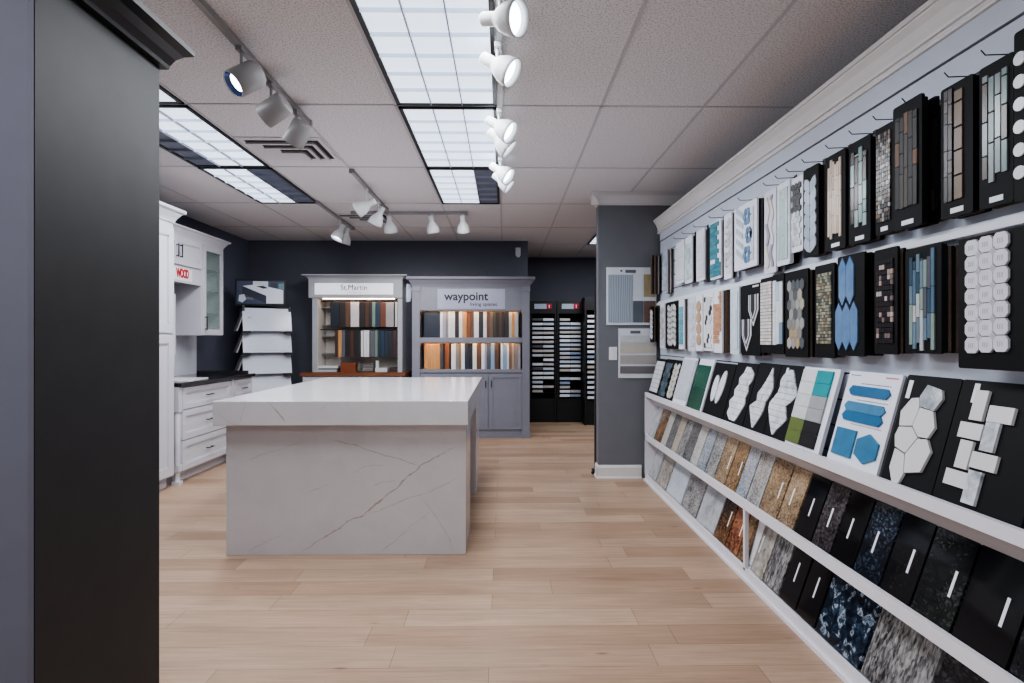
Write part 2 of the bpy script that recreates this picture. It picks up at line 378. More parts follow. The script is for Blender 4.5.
def head(x, y, dirv, label, style='bell', lit=True, drop=0.10, size=1.0):
    t = thing('track_spotlight', label, 'spotlight', (x, y, CEIL - 0.032), group='track spotlights')
    mat = HEADG if style == 'can' else HEADW
    s = MB(); s.box(-0.014, 0.014, -0.03, 0.03, -0.02, 0.0); s.tube((0, 0, -0.02), (0, 0, -drop + 0.02), 0.0075, 8)
    s.build('stem', mat, t)
    d = Vector(dirv).normalized(); q = Vector((0, 0, 1)).rotation_difference(d).to_matrix().to_4x4()
    piv = Vector((0, 0, -drop)); k = size
    if style == 'bell':
        M4 = Matrix.Translation(piv - d * 0.035 * k) @ q
        pr = [(0.0, -0.045), (0.022, -0.045), (0.025, -0.04), (0.025, 0.012), (0.027, 0.02), (0.042, 0.04), (0.054, 0.066), (0.060, 0.10), (0.062, 0.118), (0.059, 0.118), (0.056, 0.10), (0.048, 0.075)]
        MB().lathe([(r * k, h * k) for r, h in pr], 24, 0, M4).build('shade', mat, t)
        MB().lathe([(0.052 * k, 0.09 * k), (0.046 * k, 0.087 * k), (0.0, 0.082 * k)], 24, 0, M4).build('bulb', BULB if lit else CUPG, t)
    else:
        M4 = Matrix.Translation(piv - d * 0.05 * k) @ q
        pr = [(0.0, -0.05), (0.050, -0.05), (0.058, -0.047), (0.062, -0.038), (0.064, -0.02), (0.064, 0.10), (0.060, 0.10), (0.058, 0.085), (0.048, 0.07)]
        MB().lathe([(r * k, h * k) for r, h in pr], 28, 0, M4).build('shade', mat, t)
        MB().lathe([(0.060 * k, 0.096 * k), (0.05 * k, 0.075 * k), (0.044 * k, 0.07 * k)], 28, 0, M4).build('reflector', M((70, 84, 120), 0.2, metal=0.6, var=0), t)
        MB().lathe([(0.042 * k, 0.076 * k), (0.0, 0.07 * k)], 24, 0, M4).build('bulb', BULB if lit else CUPG, t)
    return t
bw = 'white bell spotlight on the aisle track, '
head(-0.015, 2.25, (0.85, -0.55, -0.28), bw + 'nearest the camera', drop=0.095, size=1.1)
head(-0.03, 2.63, (0.80, -0.28, -0.55), bw + 'second from the camera', drop=0.095, size=1.1)
head(-0.03, 3.38, (0.78, -0.30, -0.55), bw + 'third from the camera', drop=0.095, size=1.1)
head(-0.03, 3.62, (0.74, -0.05, -0.66), bw + 'tucked close behind the third', drop=0.095, size=1.1)
head(-0.03, 4.28, (0.75, -0.30, -0.58), bw + 'fifth from the camera', drop=0.095, size=1.1)
head(-0.02, 4.52, (0.75, -0.10, -0.60), bw + 'last at its far end', drop=0.10, size=1.0)
head(TX + 0.012, 2.68, (-0.52, -0.50, -0.60), 'grey cylinder spotlight whose lit lens faces the camera', 'can', drop=0.15, size=0.98)
head(TX, 3.05, (-0.80, 0.10, -0.48), 'grey cylinder spotlight in the middle of its three, lens turned away', 'can', drop=0.15, size=0.98)
head(TX, 3.42, (-0.50, 0.20, -0.72), 'grey cylinder spotlight last on its track, beside the air vent', 'can', drop=0.15, size=0.98)
head(TX, 5.15, (-0.90, 0.10, -0.45), 'white bell spotlight on the short centre track, turned sideways', 'bell', False, size=1.15, drop=0.15)
head(TX, 5.66, (-0.45, 0.20, -0.80), 'white bell spotlight on the short centre track, aimed downward', 'bell', False, size=1.15, drop=0.13)
head(-1.86, 6.52, (-0.35, -0.25, -0.85), 'white bell spotlight nearest the white cabinets with a lit mouth', 'bell', True, size=1.15, drop=0.13)
head(-1.86, 6.78, (-0.30, 0.10, -0.90), 'white bell spotlight just behind the one with a lit mouth', 'bell', False, size=1.15, drop=0.13)
head(UY(390, 6.2), 6.2, (0.05, 0.35, -0.90), 'white bell spotlight on the crosswise track above the left back display', 'bell', False, size=1.15)
head(UY(432, 6.2), 6.2, (0.12, 0.35, -0.90), 'white bell spotlight on the crosswise track, middle of three', 'bell', False, size=1.15)
head(UY(463, 6.2), 6.2, (0.05, 0.35, -0.90), 'white bell spotlight on the crosswise track at its free end', 'bell', False, size=1.15)

# ------------------------------------------------------------------ island
QZ = stone([(0.0, (196, 192, 196)), (0.45, (206, 203, 206)), (1.0, (214, 212, 214))], 3, 0.16, name='white quartz')
VEIN = M((178, 165, 160), 0.25, var=0.22, scale=30); VEIN2 = M((190, 183, 182), 0.25, var=0.06, scale=20)
def vein(mb, pts, w, axis, lvl, mi, seed=1, wob=0.006):
    """a thin natural vein laid 0.2 mm proud of a stone face; pts on the face in metres"""
    rnd = random.Random(seed); P = []
    for (a, b_) in zip(pts[:-1], pts[1:]):
        L = math.dist(a, b_); n = max(2, int(L / 0.018))
        for i in range(n):
            t = i / n; P.append((a[0] + (b_[0] - a[0]) * t, a[1] + (b_[1] - a[1]) * t))
    P.append(pts[-1]); N = len(P)
    ox = oy = 0; L, R = [], []
    for i, p in enumerate(P):
        ox = ox * 0.8 + rnd.uniform(-1, 1) * wob; oy = oy * 0.8 + rnd.uniform(-1, 1) * wob
        a = P[max(0, i - 1)]; c = P[min(N - 1, i + 1)]; dx, dy = c[0] - a[0], c[1] - a[1]; ll = math.hypot(dx, dy) or 1
        tt = i / (N - 1); ww = w * (0.25 + 0.75 * rnd.random()) * min(1, 6 * tt + 0.1, 6 * (1 - tt) + 0.1) / 2
        L.append((p[0] + ox - dy / ll * ww, p[1] + oy + dx / ll * ww)); R.append((p[0] + ox + dy / ll * ww, p[1] + oy - dx / ll * ww))
    mk = (lambda q: (q[0], lvl, q[1])) if axis == 'y' else (lambda q: (q[0], q[1], lvl))
    vs = [mk(q) for q in L] + [mk(q) for q in R]
    fs = [(N + i, N + i + 1, i + 1, i) for i in range(N - 1)]
    mb.add(vs, fs, mi)
YF = 3.425; YK = 5.61
ZT = ZH(400.8, 0, YF); ZU = ZH(425.2, 0, YF)
xl, xr = UY(212.5, YF), UY(468, YF)
isl = thing('kitchen_island', 'white veined quartz kitchen island standing on the oak floor', 'island', ((xl + xr) / 2, 3.5, 0))
def L_(x): return x - (xl + xr) / 2
ct = MB()
n0 = 3.5
tp = [(L_(xl), YF - n0), (L_(xr), YF - n0), (L_(xr), YK - n0), (L_(xl), YK - n0)]
ct.prism(tp, 'z', ZU, ZT, 0)
def fx(px): return L_(UY(px, YF))
def fz(py): return ZH(py, 0, YF)
ctv = MB()
fy = YF - n0 - 0.0004
vein(ctv, [(fx(268), fz(401)), (fx(276), fz(410)), (fx(286), fz(422))], 0.009, 'y', fy, 0, 3, 0.003)
vein(ctv, [(fx(246), fz(401)), (fx(239), fz(424))], 0.005, 'y', fy, 1, 4, 0.002)
vein(ctv, [(fx(216), fz(412)), (fx(230), fz(423)), (fx(240), fz(425))], 0.004, 'y', fy, 1, 5, 0.002)
vein(ctv, [(fx(320), fz(412)), (fx(328), fz(402))], 0.004, 'y', fy, 1, 6, 0.002)
vein(ctv, [(fx(345), fz(402)), (fx(352), fz(410))], 0.004, 'y', fy, 1, 7, 0.002)
cto = ct.build('countertop', QZ, isl, bevel=0.003)
ctv.build('veining', [VEIN, VEIN2], cto)
bx0, bx1 = UY(226, 3.5), UY(465.7, 3.5)
bf = MB().box(L_(bx0), L_(bx1), 0, 0.47, 0, ZU)
bv = MB()
def gx(px): return L_(UY(px, 3.5))
def gz(py): return ZH(py, 0, 3.5)
def cr(pts): return [(gx(220 + a / 3.938), gz(420 + b_ / 3.938)) for a, b_ in pts]
vy = -0.0004
vein(bv, cr([(320, 515), (400, 470), (460, 430), (510, 395), (570, 370), (615, 325), (660, 290), (740, 225), (790, 180), (850, 145), (925, 110)]), 0.013, 'y', vy, 0, 11, 0.005)
vein(bv, cr([(440, 75), (520, 95), (600, 122), (650, 140), (740, 160), (790, 180)]), 0.007, 'y', vy, 0, 12, 0.004)
vein(bv, cr([(570, 370), (640, 350), (720, 315), (800, 285), (870, 260), (955, 215)]), 0.007, 'y', vy, 1, 13, 0.005)
vein(bv, cr([(620, 525), (690, 470), (760, 410), (830, 355)]), 0.006, 'y', vy, 1, 14, 0.004)
vein(bv, cr([(800, 310), (830, 355), (870, 410), (905, 470), (920, 525)]), 0.006, 'y', vy, 1, 15, 0.004)
vein(bv, cr([(325, 295), (360, 275), (435, 245)]), 0.006, 'y', vy, 1, 16, 0.004)
vein(bv, cr([(80, 170), (150, 140), (240, 112), (330, 85)]), 0.005, 'y', vy, 1, 17, 0.004)
vein(bv, cr([(520, 210), (580, 180), (650, 175)]), 0.005, 'y', vy, 1, 18, 0.004)
vein(bv, cr([(600, 260), (640, 240), (700, 235)]), 0.007, 'y', vy, 1, 19, 0.006)
vein(bv, cr([(100, 515), (180, 475), (260, 440)]), 0.005, 'y', vy, 1, 20, 0.004)
bfo = bf.build('base', QZ, isl, bevel=0.002)
bv.build('veining', [VEIN, VEIN2], bfo)
MB().box(L_(bx0), L_(UY(476.2, 4.87)), 4.87 - n0, 5.4 - n0, 0, ZU).build('base', QZ, isl, bevel=0.002)
MB().box(L_(bx0), L_(bx0) + 0.9, 0.47, 4.87 - n0, 0, ZU).build('base', QZ, isl)

# ------------------------------------------------------------------ cabinetry helpers (local: front faces -y, x along the front)
def shaker(mb, x0, x1, z0, z1, y=0.0, st=0.06, t=0.02, mi=0):
    """frame and recessed panel door, front at y - t"""
    mb.box(x0, x0 + st, y - t, y, z0, z1, mi); mb.box(x1 - st, x1, y - t, y, z0, z1, mi)
    mb.box(x0 + st, x1 - st, y - t, y, z0, z0 + st, mi); mb.box(x0 + st, x1 - st, y - t, y, z1 - st, z1, mi)
    mb.box(x0 + st, x1 - st, y - t * 0.4, y, z0 + st, z1 - st, mi)
    b = 0.010     # bead round the panel
    mb.box(x0 + st, x0 + st + b, y - t * 0.7, y, z0 + st, z1 - st, mi); mb.box(x1 - st - b, x1 - st, y - t * 0.7, y, z0 + st, z1 - st, mi)
    mb.box(x0 + st, x1 - st, y - t * 0.7, y, z0 + st, z0 + st + b, mi); mb.box(x0 + st, x1 - st, y - t * 0.7, y, z1 - st - b, z1 - st, mi)
    return mb
def pull(parent, x, z, vertical, y=-0.02, L=0.11, mat=None):
    h = MB()
    if vertical:
        h.tube((x, y - 0.025, z - L / 2), (x, y - 0.025, z + L / 2), 0.0055); h.tube((x, y, z - L * 0.42), (x, y - 0.025, z - L * 0.42), 0.005); h.tube((x, y, z + L * 0.42), (x, y - 0.025, z + L * 0.42), 0.005)
    else:
        h.tube((x - L / 2, y - 0.025, z), (x + L / 2, y - 0.025, z), 0.0055); h.tube((x - L * 0.42, y, z), (x - L * 0.42, y - 0.025, z), 0.005); h.tube((x + L * 0.42, y, z), (x + L * 0.42, y - 0.025, z), 0.005)
    return h.build('handle', mat or METAL, parent)
def crown_run(x0, x1, y0, y1, z, h=0.10, out=0.07, ret0=True, ret1=True):
    """crown round the front and ends of a box top; y0 front, y1 back"""
    pr = [(0, 0), (0.006, 0), (0.012, 0.02), (0.02, 0.035), (0.05, 0.075), (0.062, 0.08), (out, 0.088), (out, h), (0, h)]
    k = out / 0.07
    mb = MB(); n = len(pr)
    def ring(cx, cy, sx, sy): return [(cx + sx * p[0], cy + sy * p[0], z + p[1] * h / 0.1) for p in pr]
    rings = []
    rings.append([(x0 - (p[0] if ret0 else 0), y1, z + p[1] * h / 0.1) for p in pr])
    rings.append([(x0 - (p[0] if ret0 else 0), y0 - p[0], z + p[1] * h / 0.1) for p in pr])
    rings.append([(x1 + (p[0] if ret1 else 0), y0 - p[0], z + p[1] * h / 0.1) for p in pr])
    rings.append([(x1 + (p[0] if ret1 else 0), y1, z + p[1] * h / 0.1) for p in pr])
    vs = sum(rings, []); fs = []
    for r in range(3):
        for i in range(n - 1):
            fs.append((r * n + i, (r + 1) * n + i, (r + 1) * n + i + 1, r * n + i + 1))
    mb.add(vs, fs)
    mb.box(x0, x1, y0, y1, z, z + h)
    return mb

# ------------------------------------------------------------------ left wall cabinets: local x -> +Y, front -> +X
ROT_L = (0, 0, PI / 2)
XF = -2.95
py0, py1 = 4.40, 5.14
pt = thing('pantry_cabinet', 'tall white shaker pantry cabinet beside the drawers, partly hidden by the charcoal cabinet', 'cabinet', (XF, py0, 0), ROT_L)
W = py1 - py0
MB().box(0, W, 0, 0.60, 0.10, 2.36).box(0.0, W, 0.06, 0.60, 0.0, 0.10).build('carcass', CABW, pt)
for z0, z1 in ((0.115, 1.355), (1.375, 2.30)):
    d = shaker(MB(), 0.012, W - 0.02, z0, z1, 0, 0.075).build('door', CABW, pt)
crown_run(0, W, -0.005, 0.60, 2.35, 0.11, 0.075).build('crown', CABW, pt)

by0, by1 = 5.19, 6.70
bc = thing('drawer_cabinet', 'white base cabinet of wide drawers with black pulls along the left wall', 'cabinet', (XF, by0, 0), ROT_L)
W1, W2 = 6.19 - by0, by1 - by0
MB().box(0.06, W2, 0.0, 0.60, 0.10, 0.885).box(0.06, W2, 0.07, 0.60, 0.0, 0.10).build('carcass', CABW, bc)
for (a, b_) in ((0.07, W1 - 0.01), (W1 + 0.08, W2 - 0.01)):
    for z0, z1, st in ((0.115, 0.385, 0.055), (0.395, 0.665, 0.055), (0.675, 0.872, 0.045)):
        d = shaker(MB(), a, b_, z0, z1, 0, st).build('drawer', CABW, bc)
        pull(d, (a + b_) / 2, (z0 + z1) / 2, False)
for xx in (0.028, W1 + 0.035):
    p = MB().box(xx - 0.03, xx + 0.03, -0.022, 0.04, 0.66, 0.885)
    pr = [(0.02, 0.0), (0.032, 0.0), (0.032, 0.012), (0.027, 0.02), (0.022, 0.10), (0.026, 0.105), (0.026, 0.12), (0.022, 0.125), (0.026, 0.15), (0.028, 0.63), (0.022, 0.645), (0.029, 0.655), (0.029, 0.665)]
    p.lathe(pr, 16, 0, Matrix.Translation((xx, 0.008, 0)))
    p.box(xx - 0.034, xx + 0.034, -0.026, 0.042, 0.0, 0.03); p.box(xx - 0.03, xx + 0.03, -0.022, 0.038, 0.12, 0.18)
    p.build('corner_post', CABW, bc)
STB = stone([(0, (16, 16, 18)), (0.6, (28, 28, 31)), (1, (60, 60, 66))], 60, 0.1, name='black granite top')
cw = MB().box(-0.005, W2 + 0.03, -0.045, 0.61, 0.887, 0.922).build('worktop', STB, None, (XF, by0, 0), ROT_L, 0.004)
tag(cw, 'polished black stone worktop on the white drawer cabinet', 'worktop')
struct('trim_backsplash', MB().box(XL, XL + 0.012, by0, by1 - 0.03, 0.922, 1.36), M((214, 216, 226), 0.25, var=0.02))
ms = MB().box(-0.17, 0.17, -0.22, 0.22, 0, 0.016).build('quartz_sample', stone([(0.3, (205, 205, 208)), (0.52, (230, 230, 232)), (0.75, (150, 150, 156))], 12, 0.2, name='pale quartz'), None, (-3.10, 5.52, 0.922), (0, 0, 0.1), 0.002)
tag(ms, 'pale marbled sample slab lying on the black worktop', 'sample')
# small black edge frame leaning object on the counter end is the worktop upstand
ups = MB().box(-3.56, -2.98, 6.69, 6.715, 0.922, 0.955).build('worktop_upstand', STB); tag(ups, 'low black stone upstand along the far end of the worktop', 'upstand')

XU = -3.215
uy0, uy1, uy2 = 5.19, 6.12, 6.56
uc = thing('wall_cabinet', 'white shaker wall cabinet with red letters above an open niche', 'cabinet', (XU, uy0, 0), ROT_L)
W = uy1 - uy0
zt = 2.34
zd = ZH(270.5, XU, uy1); zp = ZH(286, XU, uy1)
MB().box(0, W - 0.004, 0, 0.35, zd, zt).box(0, W - 0.004, 0.0, 0.02, zp, zd).box(0, W - 0.004, 0.02, 0.35, zp + 0.02, zp + 0.035).build('carcass', CABW, uc)
for a, b_ in ((0.01, W / 2 - 0.002), (W / 2 + 0.002, W - 0.015)):
    d = shaker(MB(), a, b_, zd + 0.008, zt - 0.01, 0, 0.055).build('door', CABW, uc)
    hx = b_ - 0.03 if a < W / 4 else a + 0.03
    pull(d, hx, zd + 0.14, True, L=0.13)
crown_run(0, W, -0.005, 0.35, zt - 0.01, 0.10, 0.07, False, False).build('crown', CABW, uc)
sg = MB().box(0.25, 0.75, -0.003, 0.0, zp + 0.02, zd - 0.02).build('sign_panel', M((226, 226, 230), 0.5, var=0), uc)
RED = M((186, 16, 34), 0.4, var=0)
lt = text('WOOD', 0.118, RED, uc, (0.682, -0.006, zp + 0.052), (PI / 2, 0, 0), bold=0.005, spacing=0.78, align='RIGHT'); lt.scale = (0.60, 1, 1)
gc = thing('glass_cabinet', 'narrow white wall cabinet with a glass door and glass shelves', 'cabinet', (XU, uy1, 0), ROT_L)
W = uy2 - uy1; zb = 1.36
INT = M((176, 184, 178), 0.5, var=0.03)
k = MB(); k.box(0, 0.018, 0, 0.35, zb, zt); k.box(W - 0.018, W, 0, 0.35, zb, zt); k.box(0.018, W - 0.018, 0, 0.35, zb, zb + 0.018); k.box(0.018, W - 0.018, 0, 0.35, zt - 0.018, zt)
k.box(0.018, W - 0.018, 0.335, 0.35, zb, zt, 1)
k.build('carcass', [CABW, INT], gc)
def glass(c, alpha=0.25):
    m, n, l, b = base('glass'); b.inputs['Base Color'].default_value = lin(c); b.inputs['Roughness'].default_value = 0.03
    b.inputs['Alpha'].default_value = alpha; return m
for z in (1.60, 1.84, 2.07): MB().box(0.02, W - 0.02, 0.02, 0.33, z, z + 0.008).build('shelf', M((70, 104, 96), 0.15, var=0), gc)
st = 0.06
d = MB(); d.box(0.005, 0.005 + st, -0.02, 0, zb + 0.005, zt - 0.01); d.box(W - 0.005 - st, W - 0.005, -0.02, 0, zb + 0.005, zt - 0.01)
d.box(st, W - st, -0.02, 0, zb + 0.005, zb + 0.005 + st); d.box(st, W - st, -0.02, 0, zt - 0.01 - st, zt - 0.01)
d = d.build('door', CABW, gc)
MB().box(st, W - st, -0.012, -0.008, zb + st, zt - st).build('pane', glass((150, 170, 165), 0.3), d)
pull(d, 0.035, zb + 0.13, True, L=0.15)
crown_run(0, W, -0.005, 0.35, zt - 0.01, 0.10, 0.07, False, True).build('crown', CABW, gc)
fp = MB().box(-3.55, -3.215, 5.60, 5.645, 1.16, 1.76).build('filler_strip', CABW); tag(fp, 'narrow white upright panel in the open niche beside the pantry', 'panel')

# ------------------------------------------------------------------ tiered slab stand in the far corner
sx, sy = UY(265.5, 7.35), 7.35
rz = math.radians(31)
sd = thing('slab_display_stand', 'black tiered stand in the far corner holding white slab samples', 'stand', (sx, sy, 0), (0, 0, rz))
f = MB()
for a in (-0.27, 0.27):
    for b_ in (-0.10, 0.18): f.box(a - 0.015, a + 0.015, b_ - 0.015, b_ + 0.015, 0, 1.74)
for z in (0.05, 0.5, 0.9, 1.2, 1.5, 1.72): f.box(-0.27, 0.27, 0.165, 0.195, z, z + 0.03)
f.box(-0.26, 0.26, 0.02, 0.03, 0.05, 1.72)
f.build('frame', BLACK, sd)
MB().box(-0.33, 0.33, -0.25, 0.3, 0, 0.05).build('base', BLACK, sd)
SLABS = [stone([(0.2, (180, 184, 196)), (0.5, (188, 192, 204)), (0.9, (194, 198, 210))], 3, 0.25, name='plain white slab'),
         stone([(0.30, (186, 190, 202)), (0.60, (190, 194, 206)), (0.68, (150, 153, 166)), (0.74, (186, 190, 202))], 2.2, 0.25, (1, 1, 2.4), 3, 0.6, name='veined white slab')]
words = ['plain white slab sample at the top of the corner stand', 'faintly veined white slab sample, second tier of the corner stand', 'white slab sample, third tier of the corner stand', 'lowest visible white slab sample of the corner stand, behind the island', 'white slab sample, bottom tier of the corner stand hidden behind the island']
Rz = Matrix.Rotation(rz, 4, 'Z')
zb_t = [ZH(331, sx, 7.2), ZH(352.5, sx, 7.2), ZH(373.5, sx, 7.2), ZH(395, sx, 7.2)]
for i, zz in enumerate(zb_t):
    p = Rz @ Vector((0, -0.20, 0)) + Vector((sx, sy, zz))
    s = MB().box(-0.285, 0.285, 0, 0.015, 0, 0.305).build('slab_sample', SLABS[i % 2], None, tuple(p), (math.radians(-19), 0, rz), 0.002)
    tag(s, words[i], 'slab sample', 'white slab samples on the corner stand')
    if i == 0: MB().box(-0.225, -0.185, -0.0015, 0, 0.165, 0.185).build('sticker', M((150, 150, 160), 0.5, var=0.2), s)
    if i == 2: MB().box(-0.24, -0.15, -0.0015, 0, 0.262, 0.268).build('sticker', M((150, 150, 160), 0.5, var=0.2), s)
    c = MB()
    for a in (-0.25, 0.25): c.box(a - 0.05, a + 0.05, -0.225, -0.04, zz - 0.028, zz - 0.004)
    c.build('bracket', BLACK, sd)
    p = Rz @ Vector((-0.35, 0.04, 0)) + Vector((sx, sy, zz))
    s = MB().box(-0.15, 0.15, 0, 0.015, 0, 0.305).build('slab_sample', M((178, 172, 170), 0.4, var=0.05), None, tuple(p), (math.radians(-19), 0, rz - PI / 2), 0.002)
    tag(s, ['grey-white slab edge on the left side of the corner stand, top tier', 'grey-white slab edge on the left side of the corner stand, second tier', 'grey-white slab edge on the left side of the corner stand, third tier', 'grey-white slab edge on the left side of the corner stand, lowest tier'][i], 'slab sample', 'side slabs of the corner stand')
# framed kitchen photo on top
fr = thing('framed_picture', 'black framed photograph of a white kitchen island on top of the corner stand', 'picture', (sx - 0.02, sy - 0.10, 1.745), (0, 0, rz * 0.35))
MB().box(-0.30, 0.30, 0, 0.03, 0, 0.325).build('frame', BLACK, fr)
pc = MB()
def quad(mb, pts, y, mi): mb.add([(a, y, b_) for a, b_ in pts], [list(range(len(pts)))], mi)
PW, PH = 0.56, 0.285
def P2(u, v): return (-PW / 2 + u * PW, 0.02 + (1 - v) * PH)
def pq(pts, k, mi): quad(pc, [P2(*p) for p in pts][::-1], -0.001 - 0.0004 * k, mi)
pq([(0, 0), (1, 0), (1, 1), (0, 1)], 0, 0)
pq([(0.34, 0.0), (0.66, 0.0), (0.66, 0.25), (0.34, 0.3)], 1, 1)
pq([(0.72, 0.05), (0.86, 0.05), (0.86, 0.3), (0.72, 0.28)], 1, 2)
pq([(0.88, 0.1), (1.0, 0.08), (1.0, 0.35), (0.88, 0.33)], 1, 4)
pq([(0.12, 0.22), (0.42, 0.14), (0.98, 0.38), (0.62, 0.64)], 2, 3)
pq([(0.12, 0.22), (0.62, 0.64), (0.62, 0.98), (0.12, 0.55)], 3, 5)
pq([(0.62, 0.64), (0.98, 0.38), (0.98, 0.98), (0.62, 0.98)], 3, 3)
pq([(0.4, 0.22), (0.56, 0.2), (0.66, 0.3), (0.56, 0.33)], 4, 5)
pq([(0.05, 0.62), (0.16, 0.58), (0.2, 0.8), (0.12, 0.95), (0.04, 0.88)], 5, 1)
pq([(0.2, 0.7), (0.34, 0.74), (0.36, 0.82), (0.2, 0.8)], 5, 6)
pc.build('print', [M((66, 74, 96), 0.5, var=0.1), M((196, 202, 214), 0.5, var=0.02), M((52, 58, 76), 0.5, var=0.1), M((214, 218, 228), 0.5, var=0.02), M((96, 130, 132), 0.5, var=0.1), M((46, 50, 66), 0.5, var=0.1), M((120, 112, 116), 0.5, var=0.1)], fr)

# ------------------------------------------------------------------ back wall displays (front planes square to the aisle)
YD = 7.65
def bx(px, Y=YD): return UY(px, Y)
def bz(py, Y=YD): return ZH(py, 0, Y)
def sample_row(row, x, y, zbase, h, depth, shelfword, dname):
    """row: (colour, width, word); each upright door sample is a thing"""
    n = 0; seen = {}
    for c, w, word in row:
        if c is None: x += w; continue
        seen[word] = seen.get(word, 0) + 1
    cnt = {}
    for c, w, word in row:
        if c is None: x += w; continue
        cnt[word] = cnt.get(word, 0) + 1
        hh = h - random.uniform(0, 0.006); dd = random.uniform(0, 0.012)
        if isinstance(c, tuple): m = M(c, 0.45, var=0.05)
        else: m = c
        o = MB().box(0.0008, w - 0.0008, dd, depth, 0, hh).build('door_sample', m, None, (x, y, zbase), None, 0.0015)
        if seen[word] > 1: lab = f'{ORD[cnt[word]-1]} {word} door sample from the left, {shelfword}'
        else: lab = f'only {word} door sample on the {shelfword}'
        tag(o, lab, 'door sample', 'door samples on the ' + shelfword)
        if w > 0.12:
            shaker(MB(), 0.012, w - 0.012, 0.012, hh - 0.012, dd, 0.045, 0.006).build('front_frame', m, o)
        x += w; n += 1
# --- lavender grey display cabinet
LAV = M((128, 130, 143), 0.5, var=0.03)
wl, wr = bx(412.5), bx(529.3)
zt_ = bz(287); zo1, zo2, zo3, zo4 = bz(310.5), bz(337.5), bz(342.5), bz(369.5)
wp = thing('display_cabinet', 'lavender grey display cabinet with two lit shelves of door samples', 'display cabinet', ((wl + wr) / 2, YD, 0))
cx = (wl + wr) / 2; A, B = wl - cx, wr - cx
D = 0.375
il, ir = bx(419.5) - cx, bx(522.5) - cx
k = MB(); k.box(A, il, 0.0, D, 0.0, zt_); k.box(ir, B, 0, D, 0, zt_); k.box(il, ir, D - 0.02, D, 0, zt_)
k.box(il, ir, 0.0, 0.02, zo1, zt_); k.box(il, ir, 0.02, D, zo1 + 0.05, zo1 + 0.07)
k.box(il, ir, 0.015, D, 0.09, zo4 - 0.035)
k.box(il, ir, 0.02, D, 0.0, 0.09)
k.build('carcass', LAV, wp)
for z0, z1 in ((zo3, zo2), (zo4 - 0.04, zo4)): MB().box(il, ir, -0.004, 0.018, z0, z1).box(il, ir, 0.018, D - 0.02, z1 - 0.018, z1).build('shelf', LAV, wp)
k = MB()
for a, b_ in ((A, il), (ir, B)):
    k.box(a - 0.004, b_ + 0.004, -0.012, 0.0, 0.0, zt_ - 0.02); k.box(a - 0.01, b_ + 0.01, -0.02, 0.0, 0.0, 0.09); k.box(a - 0.012, b_ + 0.012, -0.022, 0, zt_ - 0.06, zt_)
k.build('pilaster', LAV, wp)
crown_run(A, B, -0.004, D, zt_, 0.115, 0.075).build('crown', LAV, wp)
k = MB(); k.box(bx(437.5) - cx, bx(505) - cx, -0.006, 0.0, bz(309), bz(289)); sgn = k.build('sign_panel', M((160, 163, 186), 0.4, var=0.04), wp)
INK = M((24, 25, 36), 0.5, var=0)
text('waypoint', 0.158, INK, sgn, (bx(466.2) - cx, -0.008, bz(300.2)), bold=0.0028)
text('living spaces', 0.066, INK, sgn, (bx(483.5) - cx, -0.008, bz(305.8)), bold=0.0004, spacing=1.1)
for a, b_, hs in ((421, 454.5, 1), (455.5, 488, 1), (489, 522, 0)):
    x0, x1 = bx(a) - cx, bx(b_) - cx
    d = shaker(MB(), x0, x1, 0.115, zo4 - 0.06, 0.015, 0.05).build('door', LAV, wp)
    pull(d, x1 - 0.03 if hs else x0 + 0.03, 0.725, True, y=-0.006, L=0.09)
WARM = glow((255, 206, 150), 30, 'warm strip')
for z in (zo1 + 0.046, zo3 + 0.044):
    for a in (430, 446, 462, 478, 494, 510):
        MB().box(bx(a - 5) - cx, bx(a + 5) - cx, 0.022, 0.042, z - 0.012, z).build('light_strip', WARM, wp)
sc_ = 1 / 74.8
NAVY = (34, 44, 60); WHT = (214, 214, 218); LVG = (150, 154, 178); ORG = wood((112, 58, 30), (144, 84, 48), 2); BRN = wood((78, 54, 42), (106, 78, 62), 2); DKB = (42, 36, 36); TAN = wood((176, 124, 76), (206, 156, 104), 2); BLU = (128, 158, 192); GRY = (128, 122, 122)
def w_(px): return px * sc_
up = [(NAVY, w_(16.2), 'dark navy framed'), (WHT, w_(2.6), 'white'), (LVG, w_(3), 'lavender'), (GRY, w_(2.6), 'grey'), (WHT, w_(3.4), 'white'), (WHT, w_(3.4), 'white'), (DKB, w_(4), 'dark brown'), (WHT, w_(3.6), 'white'), (TAN, w_(4.2), 'light tan'),
      (ORG, w_(3.8), 'orange brown'), (BRN, w_(3.4), 'walnut brown'), (WHT, w_(5), 'white'), ((36, 38, 48), w_(4.4), 'black'), (WHT, w_(3.6), 'white'), (BRN, w_(3.2), 'walnut brown'), ((104, 84, 78), w_(3), 'taupe'), ((58, 58, 46), w_(3.2), 'olive'), (DKB, w_(3), 'dark brown'), ((74, 62, 50), w_(2.8), 'umber'), (DKB, w_(2.6), 'dark brown'), ((40, 38, 44), w_(4.6), 'black'), ((190, 184, 172), w_(3.2), 'cream'), (TAN, w_(2.4), 'light tan'), ((170, 172, 176), w_(4), 'pale grey')]
